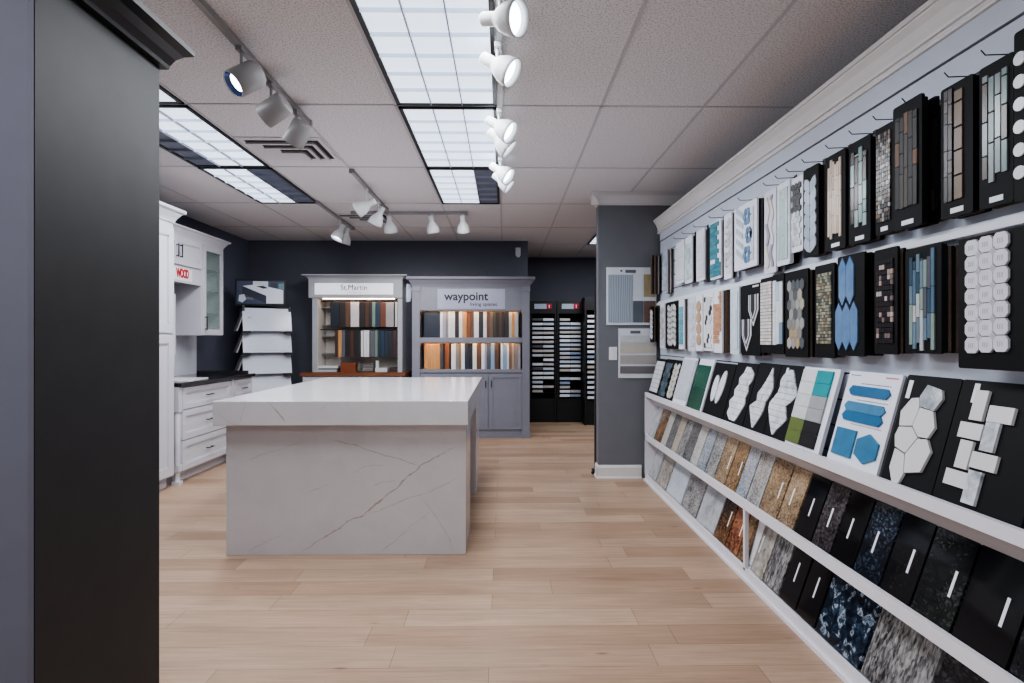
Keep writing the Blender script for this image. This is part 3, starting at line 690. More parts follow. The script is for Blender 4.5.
lo = [(TAN, w_(16), 'honey maple framed'), ((70, 70, 78), w_(3), 'charcoal'), (DKB, w_(2), 'dark brown'), (ORG, w_(4.2), 'orange brown'), (DKB, w_(2), 'dark brown'), (WHT, w_(4.6), 'white'), (GRY, w_(3), 'grey'), ((120, 106, 88), w_(2.4), 'beige'), (WHT, w_(3.6), 'white'), ((36, 46, 66), w_(4), 'navy'), ((30, 34, 46), w_(4), 'black'), (WHT, w_(4), 'white'),
      (BRN, w_(4.8), 'walnut brown'), (WHT, w_(3.4), 'white'), (LVG, w_(2), 'lavender'), ((78, 84, 96), w_(4), 'slate grey'), (BLU, w_(4), 'pale blue'), (BRN, w_(4), 'walnut brown'), (DKB, w_(2), 'dark brown'), (WHT, w_(2.4), 'white'), (BLU, w_(4), 'pale blue'), (WHT, w_(2), 'white'), ((120, 96, 84), w_(3), 'taupe'), ((168, 146, 130), w_(2.4), 'sand'), (GRY, w_(3.4), 'grey'), ((150, 148, 158), w_(3), 'pale grey')]
sample_row(up, bx(423.2), YD + 0.07, zo2, zo1 - zo2 - 0.012, 0.25, 'upper lit shelf, lavender cabinet', 'a')
sample_row(lo, bx(423.4), YD + 0.07, zo4, zo3 - zo4 - 0.012, 0.25, 'lower lit shelf, lavender cabinet', 'b')
rt = thing('wireless_router', 'small white box with a thin aerial on top of the lavender cabinet', 'router', (bx(488.5), YD + 0.02, zt_ + 0.115))
MB().box(-0.036, 0.036, 0, 0.06, 0, 0.022).build('body', WHITE, rt); MB().tube((-0.005, 0.03, 0.02), (-0.02, 0.03, 0.11), 0.003).build('antenna', METAL, rt)

# --- pale grey hutch with hanging samples
HUT = M((160, 163, 170), 0.5, var=0.03); HIN = M((206, 198, 190), 0.5, var=0.03)
hl, hr = bx(312.3), bx(402.3); cx = (hl + hr) / 2
ht = thing('display_hutch', 'pale grey display hutch with a white sign and hanging dark door samples', 'display cabinet', (cx, YD, 0))
def hx_(px): return bx(px) - cx
zA, zB, zC = bz(279.5), bz(298), bz(372)
D = 0.37
k = MB(); k.box(hx_(312.3), hx_(317.5), 0, D, zC, zB); k.box(hx_(398), hx_(402.3), 0, D, zC, zB); k.box(hx_(317.5), hx_(398), D - 0.02, D, zC, zB, 1)
k.box(hx_(317.5), hx_(317.5) + 0.004, 0.002, D, zC, zB, 1); k.box(hx_(398) - 0.004, hx_(398), 0.002, D, zC, zB, 1)
k.box(hx_(317.5), hx_(398), 0.004, D, zB - 0.004, zB, 1)
k.build('carcass', [HUT, HIN], ht)
MB().box(hx_(309), hx_(402.5), -0.02, D, zB, zA).build('header', HUT, ht)
crown_run(hx_(309), hx_(402.5), -0.02, D, zA, 0.065, 0.07).build('crown', HUT, ht)
sgn = MB().box(hx_(315.3), hx_(393.5), -0.026, -0.02, bz(294.8), bz(283.6)).build('sign_panel', glow((236, 238, 248), 0.30, 'sign with added glow'), ht)  # plain sign face, faint emission added to brighten it; no lamp behind
text('St.Martin', 0.098, M((36, 36, 50), 0.5, var=0), sgn, (hx_(354.5), -0.028, bz(290.2)), bold=0.0)
text('CABINETRY', 0.026, M((110, 110, 126), 0.5, var=0), sgn, (hx_(354.5), -0.028, bz(293.4)), spacing=2.1)
MB().box(hx_(304), hx_(407), -0.16, D, zC - 0.045, zC).build('counter', wood((96, 58, 38), (128, 82, 54), 0), ht)
MB().box(hx_(306), hx_(404.5), -0.13, D, 0.1, zC - 0.045).box(hx_(306), hx_(404.5), -0.07, D, 0.0, 0.1).build('base_cabinet', CABW, ht)
for a, b_ in ((307, 354.5), (355.5, 404)):
    d = shaker(MB(), hx_(a), hx_(b_), 0.12, zC - 0.06, -0.13, 0.06).build('door', CABW, ht)
    pull(d, hx_(b_) - 0.04 if a < 330 else hx_(a) + 0.04, 0.68, True, y=-0.15)
MB().box(hx_(322), hx_(394), 0.03, 0.05, zB - 0.014, zB - 0.005).build('light_strip', glow((255, 226, 205), 10, 'hutch strip'), ht)
rb = MB(); rb.tube((hx_(318), 0.10, bz(301)), (hx_(398), 0.10, bz(301)), 0.006); rb.tube((hx_(318), 0.10, bz(329.5)), (hx_(398), 0.10, bz(329.5)), 0.006)
rb.build('hanging_rail', METAL, ht)
for z in (bz(307.5), bz(325), bz(336.5), bz(354)):
    MB().box(hx_(318.5), hx_(331), 0.14, 0.34, z, z + 0.008).build('shelf', M((120, 130, 134), 0.2, var=0), ht)
GRN = (112, 134, 128)
hu = [((30, 36, 48), 8.8, 'black-blue framed'), ((40, 34, 34), 6.0, 'espresso'), (BRN, 4.8, 'brown'), (None, 0.4, ''), ((206, 198, 200), 8.6, 'pale blush framed'), (None, 0.4, ''), ((38, 32, 32), 5.4, 'espresso'), ((74, 48, 36), 4.2, 'chestnut'), ((42, 36, 36), 3.0, 'dark grey'), (GRN, 3.4, 'sage green'), ((34, 52, 70), 5.0, 'navy'), ((104, 56, 34), 5.4, 'rust brown'), ((150, 146, 148), 8, 'mid grey framed'), ((40, 40, 46), 1.4, 'black'), ((196, 196, 190), 2.4, 'white'), ((60, 56, 60), 2.6, 'charcoal')]
sample_row([(c, w_(w), d) for c, w, d in hu], bx(328.2), YD + 0.06, bz(326.8), bz(301.8) - bz(326.8), 0.22, 'upper rail of the pale hutch', 'c')
hlw = [((70, 48, 42), 3.2, 'chestnut'), (TAN, 3.6, 'tan'), ((90, 92, 104), 3.4, 'grey-blue'), ((36, 32, 34), 5.2, 'espresso'), ((78, 50, 36), 3.4, 'rust brown'), ((34, 32, 36), 4.6, 'black'), ((44, 42, 46), 2.4, 'charcoal'), (WHT, 2.4, 'white'), ((150, 150, 150), 0.7, 'pale grey'), (WHT, 2.6, 'white'), (WHT, 2.8, 'white'), (None, 1.0, ''), ((92, 94, 98), 4.6, 'mid grey'), (GRN, 2.8, 'sage green'), ((38, 44, 52), 3.0, 'slate'), ((28, 52, 74), 4.2, 'teal blue'), ((34, 44, 58), 3.0, 'navy'), ((34, 34, 40), 5.4, 'ebony'), ((60, 40, 48), 4, 'plum')]
sample_row([(c, w_(w), d) for c, w, d in hlw], bx(332.5), YD + 0.06, bz(357), bz(330.2) - bz(357), 0.22, 'lower rail of the pale hutch', 'd')
# loose things on its counter
def loose(name, mb, mat, px, label, cat, y=YD + 0.03): return tag(mb.build(name, mat, None, (bx(px), y, zC), None, 0.002), label, cat)
for i, (z, c) in enumerate(((0.0, (178, 180, 186)), (0.032, (120, 122, 128)), (0.05, (206, 208, 214)))):
    o = MB().box(-0.14, 0.14, 0, 0.24, 0, 0.03 if i != 1 else 0.016).build('catalogue_binder', M(c, 0.5, var=0.05), None, (bx(325.5 + i * 0.6), YD + 0.02, zC + z + 0.001), None, 0.003)
    tag(o, ['grey catalogue binder at the bottom of the stack in the pale hutch', 'thin dark grey catalogue between two thicker ones in the pale hutch', 'white catalogue binder on top of the stack in the pale hutch'][i], 'binder', 'binders stacked in the hutch')
bxo = thing('brochure_box', 'small rust-brown wooden box on the hutch counter', 'box', (bx(347.5), YD + 0.02, zC))
k = MB(); k.box(-0.1, 0.1, 0, 0.012, 0, 0.12); k.box(-0.1, 0.1, 0.10, 0.112, 0, 0.12); k.box(-0.1, -0.09, 0.012, 0.10, 0, 0.12); k.box(0.09, 0.1, 0.012, 0.1, 0, 0.12); k.box(-0.09, 0.09, 0.012, 0.1, 0, 0.01)
k.build('body', wood((110, 54, 28), (136, 72, 40), 0), bxo)
wr_ = MB()
for z in (0.02, 0.06, 0.10): wr_.box(-0.09, 0.09, 0, 0.004, z, z + 0.006); wr_.box(-0.09, 0.09, 0.15, 0.154, z, z + 0.006)
for a in (-0.09, 0.086): wr_.box(a, a + 0.004, 0, 0.154, 0, 0.13)
loose('wire_rack', wr_, M((120, 120, 124), 0.3, metal=0.6, var=0), 366, 'small wire literature rack on the hutch counter', 'rack')
loose('brochure_stack', MB().box(-0.08, 0.08, 0, 0.2, 0, 0.05).box(-0.08, -0.04, 0.04, 0.05, 0.05, 0.15), M((196, 198, 202), 0.5, var=0.05), 380.5, 'pale brochure stack with an upright card on the hutch counter', 'brochure')
loose('sample_case', MB().box(-0.07, 0.07, 0, 0.22, 0, 0.06), M((54, 44, 44), 0.5, var=0.1), 394, 'dark brown sample case at the end of the hutch counter', 'case')
# wall sconce between the two displays, exit light
sc2 = thing('wall_sconce', 'white half-round wall sconce between the two back wall displays', 'wall lamp', (bx(407.3, 8.0), YB, ZH(293, 0, 8.0)))
MB().lathe([(0.0, -0.13), (0.04, -0.12), (0.055, -0.05), (0.055, 0.05), (0.04, 0.12), (0.0, 0.13)], 20, 0, Matrix.Translation((0, -0.02, 0))).build('shade', glow((214, 220, 236), 0.35, 'sconce shade'), sc2)
MB().box(-0.03, 0.03, -0.02, 0, -0.1, 0.1).build('base', WHITE, sc2)
el = thing('emergency_light', 'small white emergency light box high on the end of the back wall', 'emergency light', (bx(518, YB), YB, ZH(252, 0, YB)))
MB().box(-0.035, 0.035, -0.05, 0, -0.055, 0.055).build('housing', M((200, 202, 206), 0.5, var=0.02), el)
MB().lathe([(0.0, 0), (0.02, 0), (0.024, -0.02), (0.0, -0.022)], 12, 0, Matrix.Translation((0, -0.03, -0.055))).build('lamp', WHITE, el)

# ------------------------------------------------------------------ flooring sample towers in the alcove
TWB = M((22, 23, 27), 0.5, var=0.1)
CARDS = [M((214, 217, 224), 0.5, var=0.06), M((176, 184, 200), 0.5, var=0.08), M((126, 142, 168), 0.5, var=0.1), M((172, 164, 160), 0.5, var=0.08), M((60, 62, 70), 0.5, var=0.1), M((206, 208, 212), 0.5, var=0.04)]
def tower(px0, px1, Y, pyt, cols, tiers, where, tname, sign=True, seed=1):
    rnd = random.Random(seed)
    x0, x1 = UY(px0, Y), UY(px1, Y); cx = (x0 + x1) / 2; hw = (x1 - x0) / 2; zt = ZH(pyt, cx, Y)
    t = thing('sample_tower', tname, 'display rack', (cx, Y, 0))
    k = MB(); k.box(-hw + 0.002, -hw + 0.03, 0, 0.35, 0, zt); k.box(hw - 0.03, hw - 0.002, 0, 0.35, 0, zt); k.box(-hw + 0.03, hw - 0.03, 0.32, 0.35, 0, zt); k.box(-hw + 0.03, hw - 0.03, 0.03, 0.35, 0.0, 0.38); k.box(-hw + 0.03, hw - 0.03, 0, 0.35, zt - 0.2, zt)
    k.build('frame', TWB, t)
    if sign:
        s = MB().box(-hw + 0.075, hw - 0.075, -0.004, 0, zt - 0.125, zt - 0.045).build('sign_panel', M((168, 184, 200), 0.4, var=0.04), t)
        MB().box(hw - 0.16, hw - 0.075, -0.006, -0.004, zt - 0.127, zt - 0.043).build('emblem', M((170, 30, 52), 0.4, var=0), s)
        MB().box(hw - 0.125, hw - 0.110, -0.007, -0.006, zt - 0.11, zt - 0.06).build('emblem', STICK, s)
    z1 = zt - 0.30; z0 = 0.42; n = tiers
    w = (2 * hw - 0.09 - 0.006 * (cols - 1)) / cols
    for j in range(n):
        z = z1 - (z1 - z0) * j / (n - 1)
        MB().box(-hw + 0.03, hw - 0.03, 0.03, 0.32, z - 0.016, z - 0.012).build('shelf', TWB, t)
        for c in range(cols):
            if rnd.random() < (0.06 if j < n * 0.45 else 0.24) and cols > 1: continue
            a = -hw + 0.045 + c * (w + 0.006)
            m = CARDS[rnd.choice([0, 0, 1, 1, 2, 3, 3, 5] if cols == 1 or c == 1 or px0 > 540 else [0, 3, 3, 1, 4, 5])]
            o = MB().box(0, w, 0, 0.03, 0, 0.038).build('flooring_sample', m, None, (cx + a, Y + 0.0, z - 0.012), (math.radians(-14), 0, 0))
            MB().prism([(0.001, 0.038), (0.055, 0.055), (0.06, 0.04), (0.03, 0.03)], 'x', 0.004, w - 0.004).build('swatch', CARDS[rnd.choice([1, 2, 2, 4, 4])], o)
            side = '' if cols == 1 else (' left column' if c == 0 else ' right column')
            tag(o, f'flooring sample card, {where},{side} {ORD[j]} tier down', 'sample card', 'flooring sample cards in the black towers')
    return t
tower(529.6, 556.6, 9.08, 301, 2, 18, 'tower beside lavender cabinet', 'black flooring sample tower beside the lavender cabinet', seed=3)
tower(557, 583.6, 9.08, 301, 2, 19, 'middle black tower', 'black flooring sample tower, middle of three in the alcove', seed=5)
tower(584.6, 612, 8.76, 297, 1, 17, 'tower beside wing wall', 'black flooring sample tower half hidden by the wing wall', False, seed=8)
bt = thing('panel_rack', 'black panel rack standing edge-on behind the grey wing wall', 'display rack', (WX, 5.55, 0))
MB().box(-0.005, 0.5, 0, 0.07, 0.05, ZH(277, WX, 5.55)).build('panel', BLACK, bt)
k = MB(); k.box(-0.03, 0.45, -0.0, 0.07, 0.02, 0.05)
for a in (-0.025, 0.4): k.lathe([(0.0, -0.01), (0.014, -0.01), (0.014, 0.01), (0.0, 0.01)], 14, 0, Matrix.Translation((a, 0.035, 0.014)) @ Matrix.Rotation(PI / 2, 4, 'X'))
k.build('foot', BLACK, bt)

# ------------------------------------------------------------------ sample sheets and switch on the wing wall
YW = 5.40
def wx(px): return UY(px, YW)
def wz(py): return ZH(py, 1.0, YW)
b1 = thing('sample_board', 'white tile sample panel with a large wavy blue-grey swatch on the wing wall', 'sample board', (wx(606.3), YW - 0.014, wz(325)))
W, H = wx(656) - wx(606.3), wz(267.5) - wz(325)
MB().box(0, W, 0, 0.013, 0, H).build('backing', M((214, 218, 226), 0.4, var=0.02), b1)
def wavy():
    m, n, l, b = base('wavy tile'); tc = n.new('ShaderNodeTexCoord'); wv = n.new('ShaderNodeTexWave'); wv.inputs['Scale'].default_value = 14; wv.inputs['Distortion'].default_value = 7; wv.inputs['Detail Scale'].default_value = 0.6
    mp = n.new('ShaderNodeMapping'); mp.inputs['Scale'].default_value = (1, 1, 0.22); l.new(tc.outputs['Object'], mp.inputs[0]); l.new(mp.outputs[0], wv.inputs['Vector'])
    r = n.new('ShaderNodeValToRGB'); r.color_ramp.elements[0].color = lin((136, 148, 160)); r.color_ramp.elements[1].color = lin((164, 174, 184)); l.new(wv.outputs['Fac'], r.inputs['Fac']); l.new(r.outputs['Color'], b.inputs['Base Color'])
    b.inputs['Roughness'].default_value = 0.3; return m
def sw_(px0, px1, py0, py1, m, par, ox, oz, lab=None):
    o = MB().box(wx(px0) - ox, wx(px1) - ox, -0.005, 0, wz(py1) - oz, wz(py0) - oz).build('swatch', m, par)
    if lab: o['label'] = lab
ox, oz = wx(606.3), wz(325)
sw_(608, 632.3, 275, 322.5, wavy(), b1, ox, oz, 'wavy blue-grey swatch')
sw_(632.8, 643, 274.5, 297, M((206, 212, 220), 0.3, var=0.03), b1, ox, oz, 'white swatch')
sw_(643.5, 655, 274.5, 297, M((160, 148, 116), 0.4, var=0.08), b1, ox, oz, 'olive swatch')
sw_(632.8, 643, 301, 322.5, M((88, 96, 106), 0.4, var=0.05), b1, ox, oz, 'slate grey swatch')
sw_(643.5, 655, 301, 322.5, M((104, 80, 70), 0.4, var=0.08), b1, ox, oz, 'brown swatch')
MB().box(wx(625) - ox, wx(635.5) - ox, -0.004, 0, wz(273) - oz, wz(270) - oz).box(wx(620) - ox, wx(622) - ox, -0.004, 0, wz(272) - oz, wz(270) - oz).build('hang_slot', M((96, 98, 108), 0.5, var=0), b1)
b2 = thing('sample_board', 'white sample panel of four grey-beige stripes below the wavy one on the wing wall', 'sample board', (wx(618.3), YW - 0.014, wz(378)))
ox, oz = wx(618.3), wz(378)
W, H = wx(656) - ox, wz(328.5) - oz
MB().box(0, W, 0, 0.013, 0, H).build('backing', M((210, 213, 220), 0.4, var=0.02), b2)
for (a, b_, c, lb) in ((335.5, 342.5, (190, 194, 198), 'pale grey stripe'), (343.3, 353, (186, 180, 170), 'cream stripe'), (355, 364, (164, 160, 158), 'beige grey stripe'), (366, 373.5, (112, 108, 110), 'dark grey stripe')):
    sw_(619.8, 655, a, b_, M(c, 0.4, var=0.05, scale=20), b2, ox, oz, lb)
MB().box(wx(630) - ox, wx(640) - ox, -0.004, 0, wz(333.5) - oz, wz(330.8) - oz).build('hang_slot', M((96, 98, 108), 0.5, var=0), b2)
lsw = thing('light_switch', 'white light switch plate on the grey wing wall', 'light switch', (wx(613), YW, wz(353.5)))
MB().box(-0.038, 0.038, -0.007, 0, -0.062, 0.062).build('plate', WHITE, lsw, bevel=0.002)
MB().box(-0.016, 0.016, -0.011, -0.007, -0.033, 0.033).build('rocker', WHITE, lsw)

# ------------------------------------------------------------------ stone rack along the display wall
FX = 1.315
RW = M((216, 214, 220), 0.4, var=0.02)
rk = thing('stone_sample_rack', 'long white two-tier rack of stone samples with a ledge, along the display wall', 'display rack', (FX, Y0S, 0))
RL = Y1S - Y0S - 0.01
def rkb(mb, name): return mb.build(name, RW, rk)
ZM0, ZM1 = 0.382, 0.430
rkb(MB().box(0, 0.02, 0, RL, 0.782, 0.824), 'top_rail')
rkb(MB().box(0, 0.02, 0, RL, ZM0, ZM1).box(0.02, 0.10, 0, RL, ZM0 + 0.005, ZM0 + 0.02), 'middle_rail')
rkb(MB().box(0, 0.02, 0, RL, 0.0, 0.062).box(-0.014, 0.0, 0, RL, 0.0, 0.018).box(0.02, 0.145, 0, RL, 0.0, 0.04), 'bottom_rail')
rkb(MB().prism([(0.02, 0.79), (0.02, 0.812), (0.148, 0.765), (0.148, 0.68), (0.14, 0.68)], 'y', 0, RL), 'ledge')
rkb(MB().box(0, 0.148, RL - 0.018, RL, 0.0, 0.80), 'end_panel')
rkb(MB().box(0, 0.148, 0, 0.018, 0.0, 0.80), 'end_panel')
rkb(MB().prism([(0.064, 0.05), (0.076, 0.05), (0.148, 0.37), (0.148, 0.39)], 'y', 0.018, RL - 0.018).prism([(0.064, 0.41), (0.076, 0.41), (0.148, 0.66), (0.148, 0.70)], 'y', 0.018, RL - 0.018), 'back_panel')
dv = UX(744, FX)
rkb(MB().box(0.0, 0.02, dv - 0.012 - Y0S, dv + 0.012 - Y0S, 0.05, ZM0), 'divider')

T = {}
TONE = 0.90
T['tan'] = stone([(0.34, (74, 60, 50)), (0.45, (140, 116, 90)), (0.56, (174, 150, 122)), (0.7, (198, 178, 152))], 38)
T['gold'] = stone([(0.36, (60, 46, 36)), (0.46, (124, 96, 66)), (0.56, (156, 126, 92)), (0.7, (182, 162, 134))], 34)
T['white'] = stone([(0.3, (150, 146, 142)), (0.45, (196, 194, 188)), (0.7, (214, 212, 206))], 34)
T['greyspk'] = stone([(0.34, (60, 60, 66)), (0.45, (132, 130, 130)), (0.56, (176, 174, 170)), (0.7, (200, 198, 194))], 44)
T['beige'] = stone([(0.32, (110, 96, 84)), (0.44, (170, 160, 146)), (0.6, (194, 186, 172))], 36)
T['darkgrey'] = stone([(0.34, (62, 60, 62)), (0.48, (112, 110, 112)), (0.62, (142, 140, 140))], 44)
T['bluespk'] = stone([(0.34, (62, 68, 80)), (0.44, (136, 142, 152)), (0.56, (180, 184, 188)), (0.7, (200, 202, 204))], 46)
T['brown'] = stone([(0.36, (52, 40, 32)), (0.46, (122, 92, 66)), (0.6, (164, 132, 98))], 30)
T['brownblack'] = stone([(0.42, (22, 19, 18)), (0.50, (78, 52, 32)), (0.60, (128, 88, 52)), (0.70, (160, 126, 88))], 30)
T['rust'] = stone([(0.38, (66, 36, 26)), (0.48, (138, 82, 54)), (0.62, (176, 122, 88))], 26)
T['black'] = stone([(0.3, (12, 12, 14)), (0.6, (20, 20, 23)), (0.85, (40, 40, 46))], 50, 0.07)
T['blackspk'] = stone([(0.46, (16, 17, 20)), (0.58, (32, 34, 38)), (0.68, (74, 78, 86)), (0.75, (110, 116, 124))], 50, 0.08)
T['purple'] = stone([(0.42, (26, 24, 27)), (0.52, (58, 53, 57)), (0.64, (100, 92, 94))], 36, 0.1)
T['bluefleck'] = stone([(0.42, (16, 19, 26)), (0.53, (32, 39, 52)), (0.62, (72, 84, 100)), (0.70, (136, 148, 162))], 40, 0.12)
T['greenblk'] = stone([(0.44, (18, 20, 20)), (0.56, (38, 42, 42)), (0.68, (82, 90, 84))], 40, 0.08)
T['bluewave'] = stone([(0.40, (16, 22, 32)), (0.50, (34, 48, 66)), (0.55, (62, 80, 100)), (0.585, (190, 198, 208)), (0.61, (44, 60, 80)), (0.66, (120, 136, 152)), (0.70, (30, 44, 62))], 11, 0.12, (1, 1, 1), 20, 0.55)
T['streak'] = stone([(0.36, (48, 46, 48)), (0.46, (104, 101, 102)), (0.56, (156, 154, 153)), (0.7, (196, 194, 192))], 26, 0.14, (1.9, 1, 0.6), 10, 0.45)
T['greymar'] = stone([(0.3, (150, 152, 156)), (0.5, (184, 186, 190)), (0.7, (204, 206, 210))], 8, 0.12)
T['ice'] = stone([(0.3, (186, 194, 206)), (0.5, (204, 210, 220)), (0.7, (214, 218, 226))], 10, 0.12)
T['sandmar'] = stone([(0.34, (122, 112, 102)), (0.46, (170, 164, 156)), (0.6, (196, 190, 182)), (0.72, (206, 202, 196))], 16, 0.12)
TONE = 1.0
def stone_row(rows, zb, length, tier, lean=math.radians(19.5)):
    for px0, px1, key, label, st in rows:
        ya, yb = UX(px0, FX + 0.02), UX(px1, FX + 0.02)
        w = abs(ya - yb) - 0.005
        o = MB().box(-w / 2, w / 2, 0, 0.02, 0, length + random.uniform(-0.006, 0.004)).build('stone_sample', T[key], None, (FX + 0.027, (ya + yb) / 2, zb), (-lean, 0, -PI / 2), 0.0015)
        tag(o, label, 'stone sample', f'stone samples in the {tier} tier of the rack')
        if st:
            u = -w / 2 + w * st; q = min(0.010, w * 0.12)
            MB().box(u - q / 2, u + q / 2, -0.001, 0, length * 0.33, length * 0.62).build('name_sticker', STICK, o)
U = 'upper tier of the rack'
stone_row([
    (646.5, 652.5, 'greymar', 'pale grey slab sample against the end panel, upper tier', 0), (653, 659.3, 'brown', 'narrow brown granite sample near the end panel, upper tier', 0), (659.5, 664, 'white', 'narrow off-white granite sample after the brown one, upper tier', 0), (664.2, 669.3, 'darkgrey', 'narrow grey speckled sample, upper tier, fourth from the wing wall', 0),
    (669.6, 675, 'beige', 'beige granite sample, upper tier, fifth from the wing wall', 0), (675.3, 681, 'greyspk', 'grey and white speckled sample, upper tier, sixth from the wing wall', 0), (681.3, 688, 'darkgrey', 'dark grey granite sample, upper tier, seventh from the wing wall', 0), (688.3, 695, 'white', 'cream white granite sample, upper tier, beside the dark grey one', 0),
    (695.4, 703, 'bluespk', 'white granite sample with blue flecks, upper tier', 0), (703.5, 712.3, 'greyspk', 'grey flecked granite sample beside the tan one, upper tier', 0), (712.8, 723, 'tan', 'tan granite sample with white sticker between grey and gold ones, upper tier', 0.8), (723.5, 733.6, 'gold', 'golden brown granite sample, upper tier, above the rusty ones', 0.8),
    (734, 744, 'bluespk', 'light grey salt-and-pepper granite sample right of the golden one, upper tier', 0), (744.5, 757, 'greyspk', 'grey-beige mottled granite sample above the divider, upper tier', 0), (757.6, 774.5, 'tan', 'wide tan granite sample left of the last tan one, upper tier', 0.75), (775, 791, 'tan', 'tan granite sample right beside the first black one, upper tier', 0.4),
    (791.8, 808.5, 'black', 'plain black granite sample beside the tan ones, upper tier', 0.5), (809.2, 827.3, 'purple', 'dark purple-grey mottled granite sample, upper tier', 0.5), (828, 849.5, 'black', 'plain black granite sample between purple and blue flecked ones, upper tier', 0.45), (850.3, 876, 'bluefleck', 'dark granite sample with silver-blue flecks, upper tier', 0.45),
    (877, 906.5, 'blackspk', 'near-black granite sample right of the blue flecked one, upper tier', 0.65), (907.3, 947, 'greenblk', 'dark green-black granite sample, upper tier', 0.75), (948, 1003, 'black', 'wide plain black granite sample near the frame edge, upper tier', 0.72), (1004.5, 1062, 'blackspk', 'black speckled granite sample cut by the frame edge, upper tier', 0)],
    0.425, 0.29, 'upper')
stone_row([
    (646.8, 654.5, 'greymar', 'pale grey stone sample against the end panel, lower tier', 0), (655.5, 664.3, 'sandmar', 'sandy veined marble sample, lower tier', 0), (665, 679.5, 'ice', 'pale icy blue-white sample, lower tier', 0), (680.2, 694, 'greyspk', 'grey speckled granite sample right of the icy one, lower tier', 0),
    (695, 712, 'greymar', 'white marbled sample left of the brown-black one, lower tier', 0), (712.6, 723.3, 'brownblack', 'brown and black granite sample, lower tier', 0.75), (723.8, 735, 'rust', 'rusty orange granite sample, lower tier', 0.75), (735.4, 741.2, 'brown', 'brown granite sample squeezed beside the divider, lower tier', 0),
    (748.5, 760.5, 'sandmar', 'sand coloured mottled sample right of the divider, lower tier', 0.2), (761, 776.3, 'streak', 'grey grained granite sample right of the sandy one, lower tier', 0), (777, 793, 'black', 'black granite sample beside the grained grey one, lower tier', 0.5), (793.8, 812, 'black', 'black granite sample left of the blue marbled one, lower tier', 0.55),
    (813, 856, 'bluewave', 'wide blue and white marbled stone sample, lower tier', 0), (858, 915, 'streak', 'wide grey and white streaked granite sample, lower tier', 0), (917, 985, 'purple', 'dark brown mottled granite sample at the frame bottom, lower tier', 0)],
    0.06, 0.325, 'lower')

# ------------------------------------------------------------------ tile boards: local x = right as seen from the aisle, z up, front -y
def shrink(poly, g):
    cx = sum(p[0] for p in poly) / len(poly); cy = sum(p[1] for p in poly) / len(poly)
    out = []
    for x, y in poly:
        d = math.hypot(x - cx, y - cy) or 1
        k_ = max(0.2, 1 - g / d); out.append((cx + (x - cx) * k_, cy + (y - cy) * k_))
    return out
def P_cols(w, h, cols, lo_, hi_, nm, rnd, stag=0.0, g=0.0012):
    """vertical strip mosaic of random lengths"""
    out = []; cw = w / cols
    for c in range(cols):
        z = rnd.uniform(0, stag) ; top = h - rnd.uniform(0, stag)
        while z < top - 0.004:
            L = min(rnd.uniform(lo_, hi_), top - z); x = -w / 2 + c * cw
            out.append(([(x + g, z + g), (x + cw - g, z + g), (x + cw - g, z + L - g), (x + g, z + L - g)], rnd.randrange(nm))); z += L
    return out
def P_grid(w, h, cols, nm, rnd, ratio=1.0, g=0.0012, pick=None):
    out = []; cw = w / cols; rows = max(1, round(h / (cw * ratio))); ch = h / rows
    for r in range(rows):
        for c in range(cols):
            x, z = -w / 2 + c * cw, r * ch
            out.append(([(x + g, z + g), (x + cw - g, z + g), (x + cw - g, z + ch - g), (x + g, z + ch - g)], pick(c, r) if pick else rnd.randrange(nm)))
    return out
def P_brick(w, h, cols, rowh, nm, rnd, g=0.001):
    out = []; rows = round(h / rowh); cw = w / cols
    for r in range(rows):
        o = -cw / 2 if r % 2 else 0
        for c in range(cols + 1):
            x0, x1 = max(-w / 2, -w / 2 + o + c * cw), min(w / 2, -w / 2 + o + (c + 1) * cw)
            if x1 - x0 > 0.003: out.append(([(x0 + g, r * rowh + g), (x1 - g, r * rowh + g), (x1 - g, (r + 1) * rowh - g), (x0 + g, (r + 1) * rowh - g)], rnd.randrange(nm)))
    return out
def P_hex(w, h, cols, nm, rnd, sy=1.0, skip=0.0, n=6, g=0.0012, pick=None):
    R = w / (cols * math.sqrt(3)); out = []; dz = 1.5 * R * sy; rows = int((h - 0.5 * R) / dz)
    for r in range(rows):
        for c in range(cols - (r % 2)):
            if rnd.random() < skip: continue
            cx = -w / 2 + (c + 0.5 + 0.5 * (r % 2)) * math.sqrt(3) * R; cz = R * sy + r * dz
            out.append((shrink([(cx + R * math.sin(PI / 3 * i), cz + R * sy * math.cos(PI / 3 * i)) for i in range(6)][::-1], g), pick(c, r) if pick else rnd.randrange(nm)))
    return out
def P_leaf(w, h, cols, rows, nm, rnd, tilt=0.5):
    """pairs of pointed leaves stacked like an ear of wheat"""
    out = []; cw = w / cols; ch = h / (rows + 0.6)
    for c in range(cols):
        sgn = -1 if c % 2 == 0 else 1
        for r in range(rows):
            cx = -w / 2 + (c + 0.5) * cw; cz = ch * (r + 0.8)
            pts = []
            for i in range(12):
                a = 2 * PI * i / 12; u = math.sin(a) * cw * 0.5; v = math.cos(a) * ch * 0.78
                u *= (1 - abs(math.cos(a)) ** 3 * 0.85)
                pts.append((cx + u + sgn * v * tilt * cw / ch * 0.5, cz + v))
            out.append((shrink(pts[::-1], 0.001), rnd.randrange(nm)))
    return out
def P_wheat(w, h, rows, nm, rnd):
    out = []; ch = h / (rows + 0.9)
    for r in range(rows):
        for sg in (-1, 1):
            z = ch * r; tip = (sg * w * 0.46, z + ch * 0.95); root = (sg * 0.001, z); top = (sg * 0.001, z + ch * 0.92)
            pts = [root, (sg * w * 0.24, z + ch * 0.16), (sg * w * 0.45, z + ch * 0.52), tip, (sg * w * 0.40, z + ch * 1.35), (sg * w * 0.20, z + ch * 1.25), top]
            out.append((shrink(pts if sg > 0 else pts[::-1], 0.001), rnd.randrange(nm)))
    return out
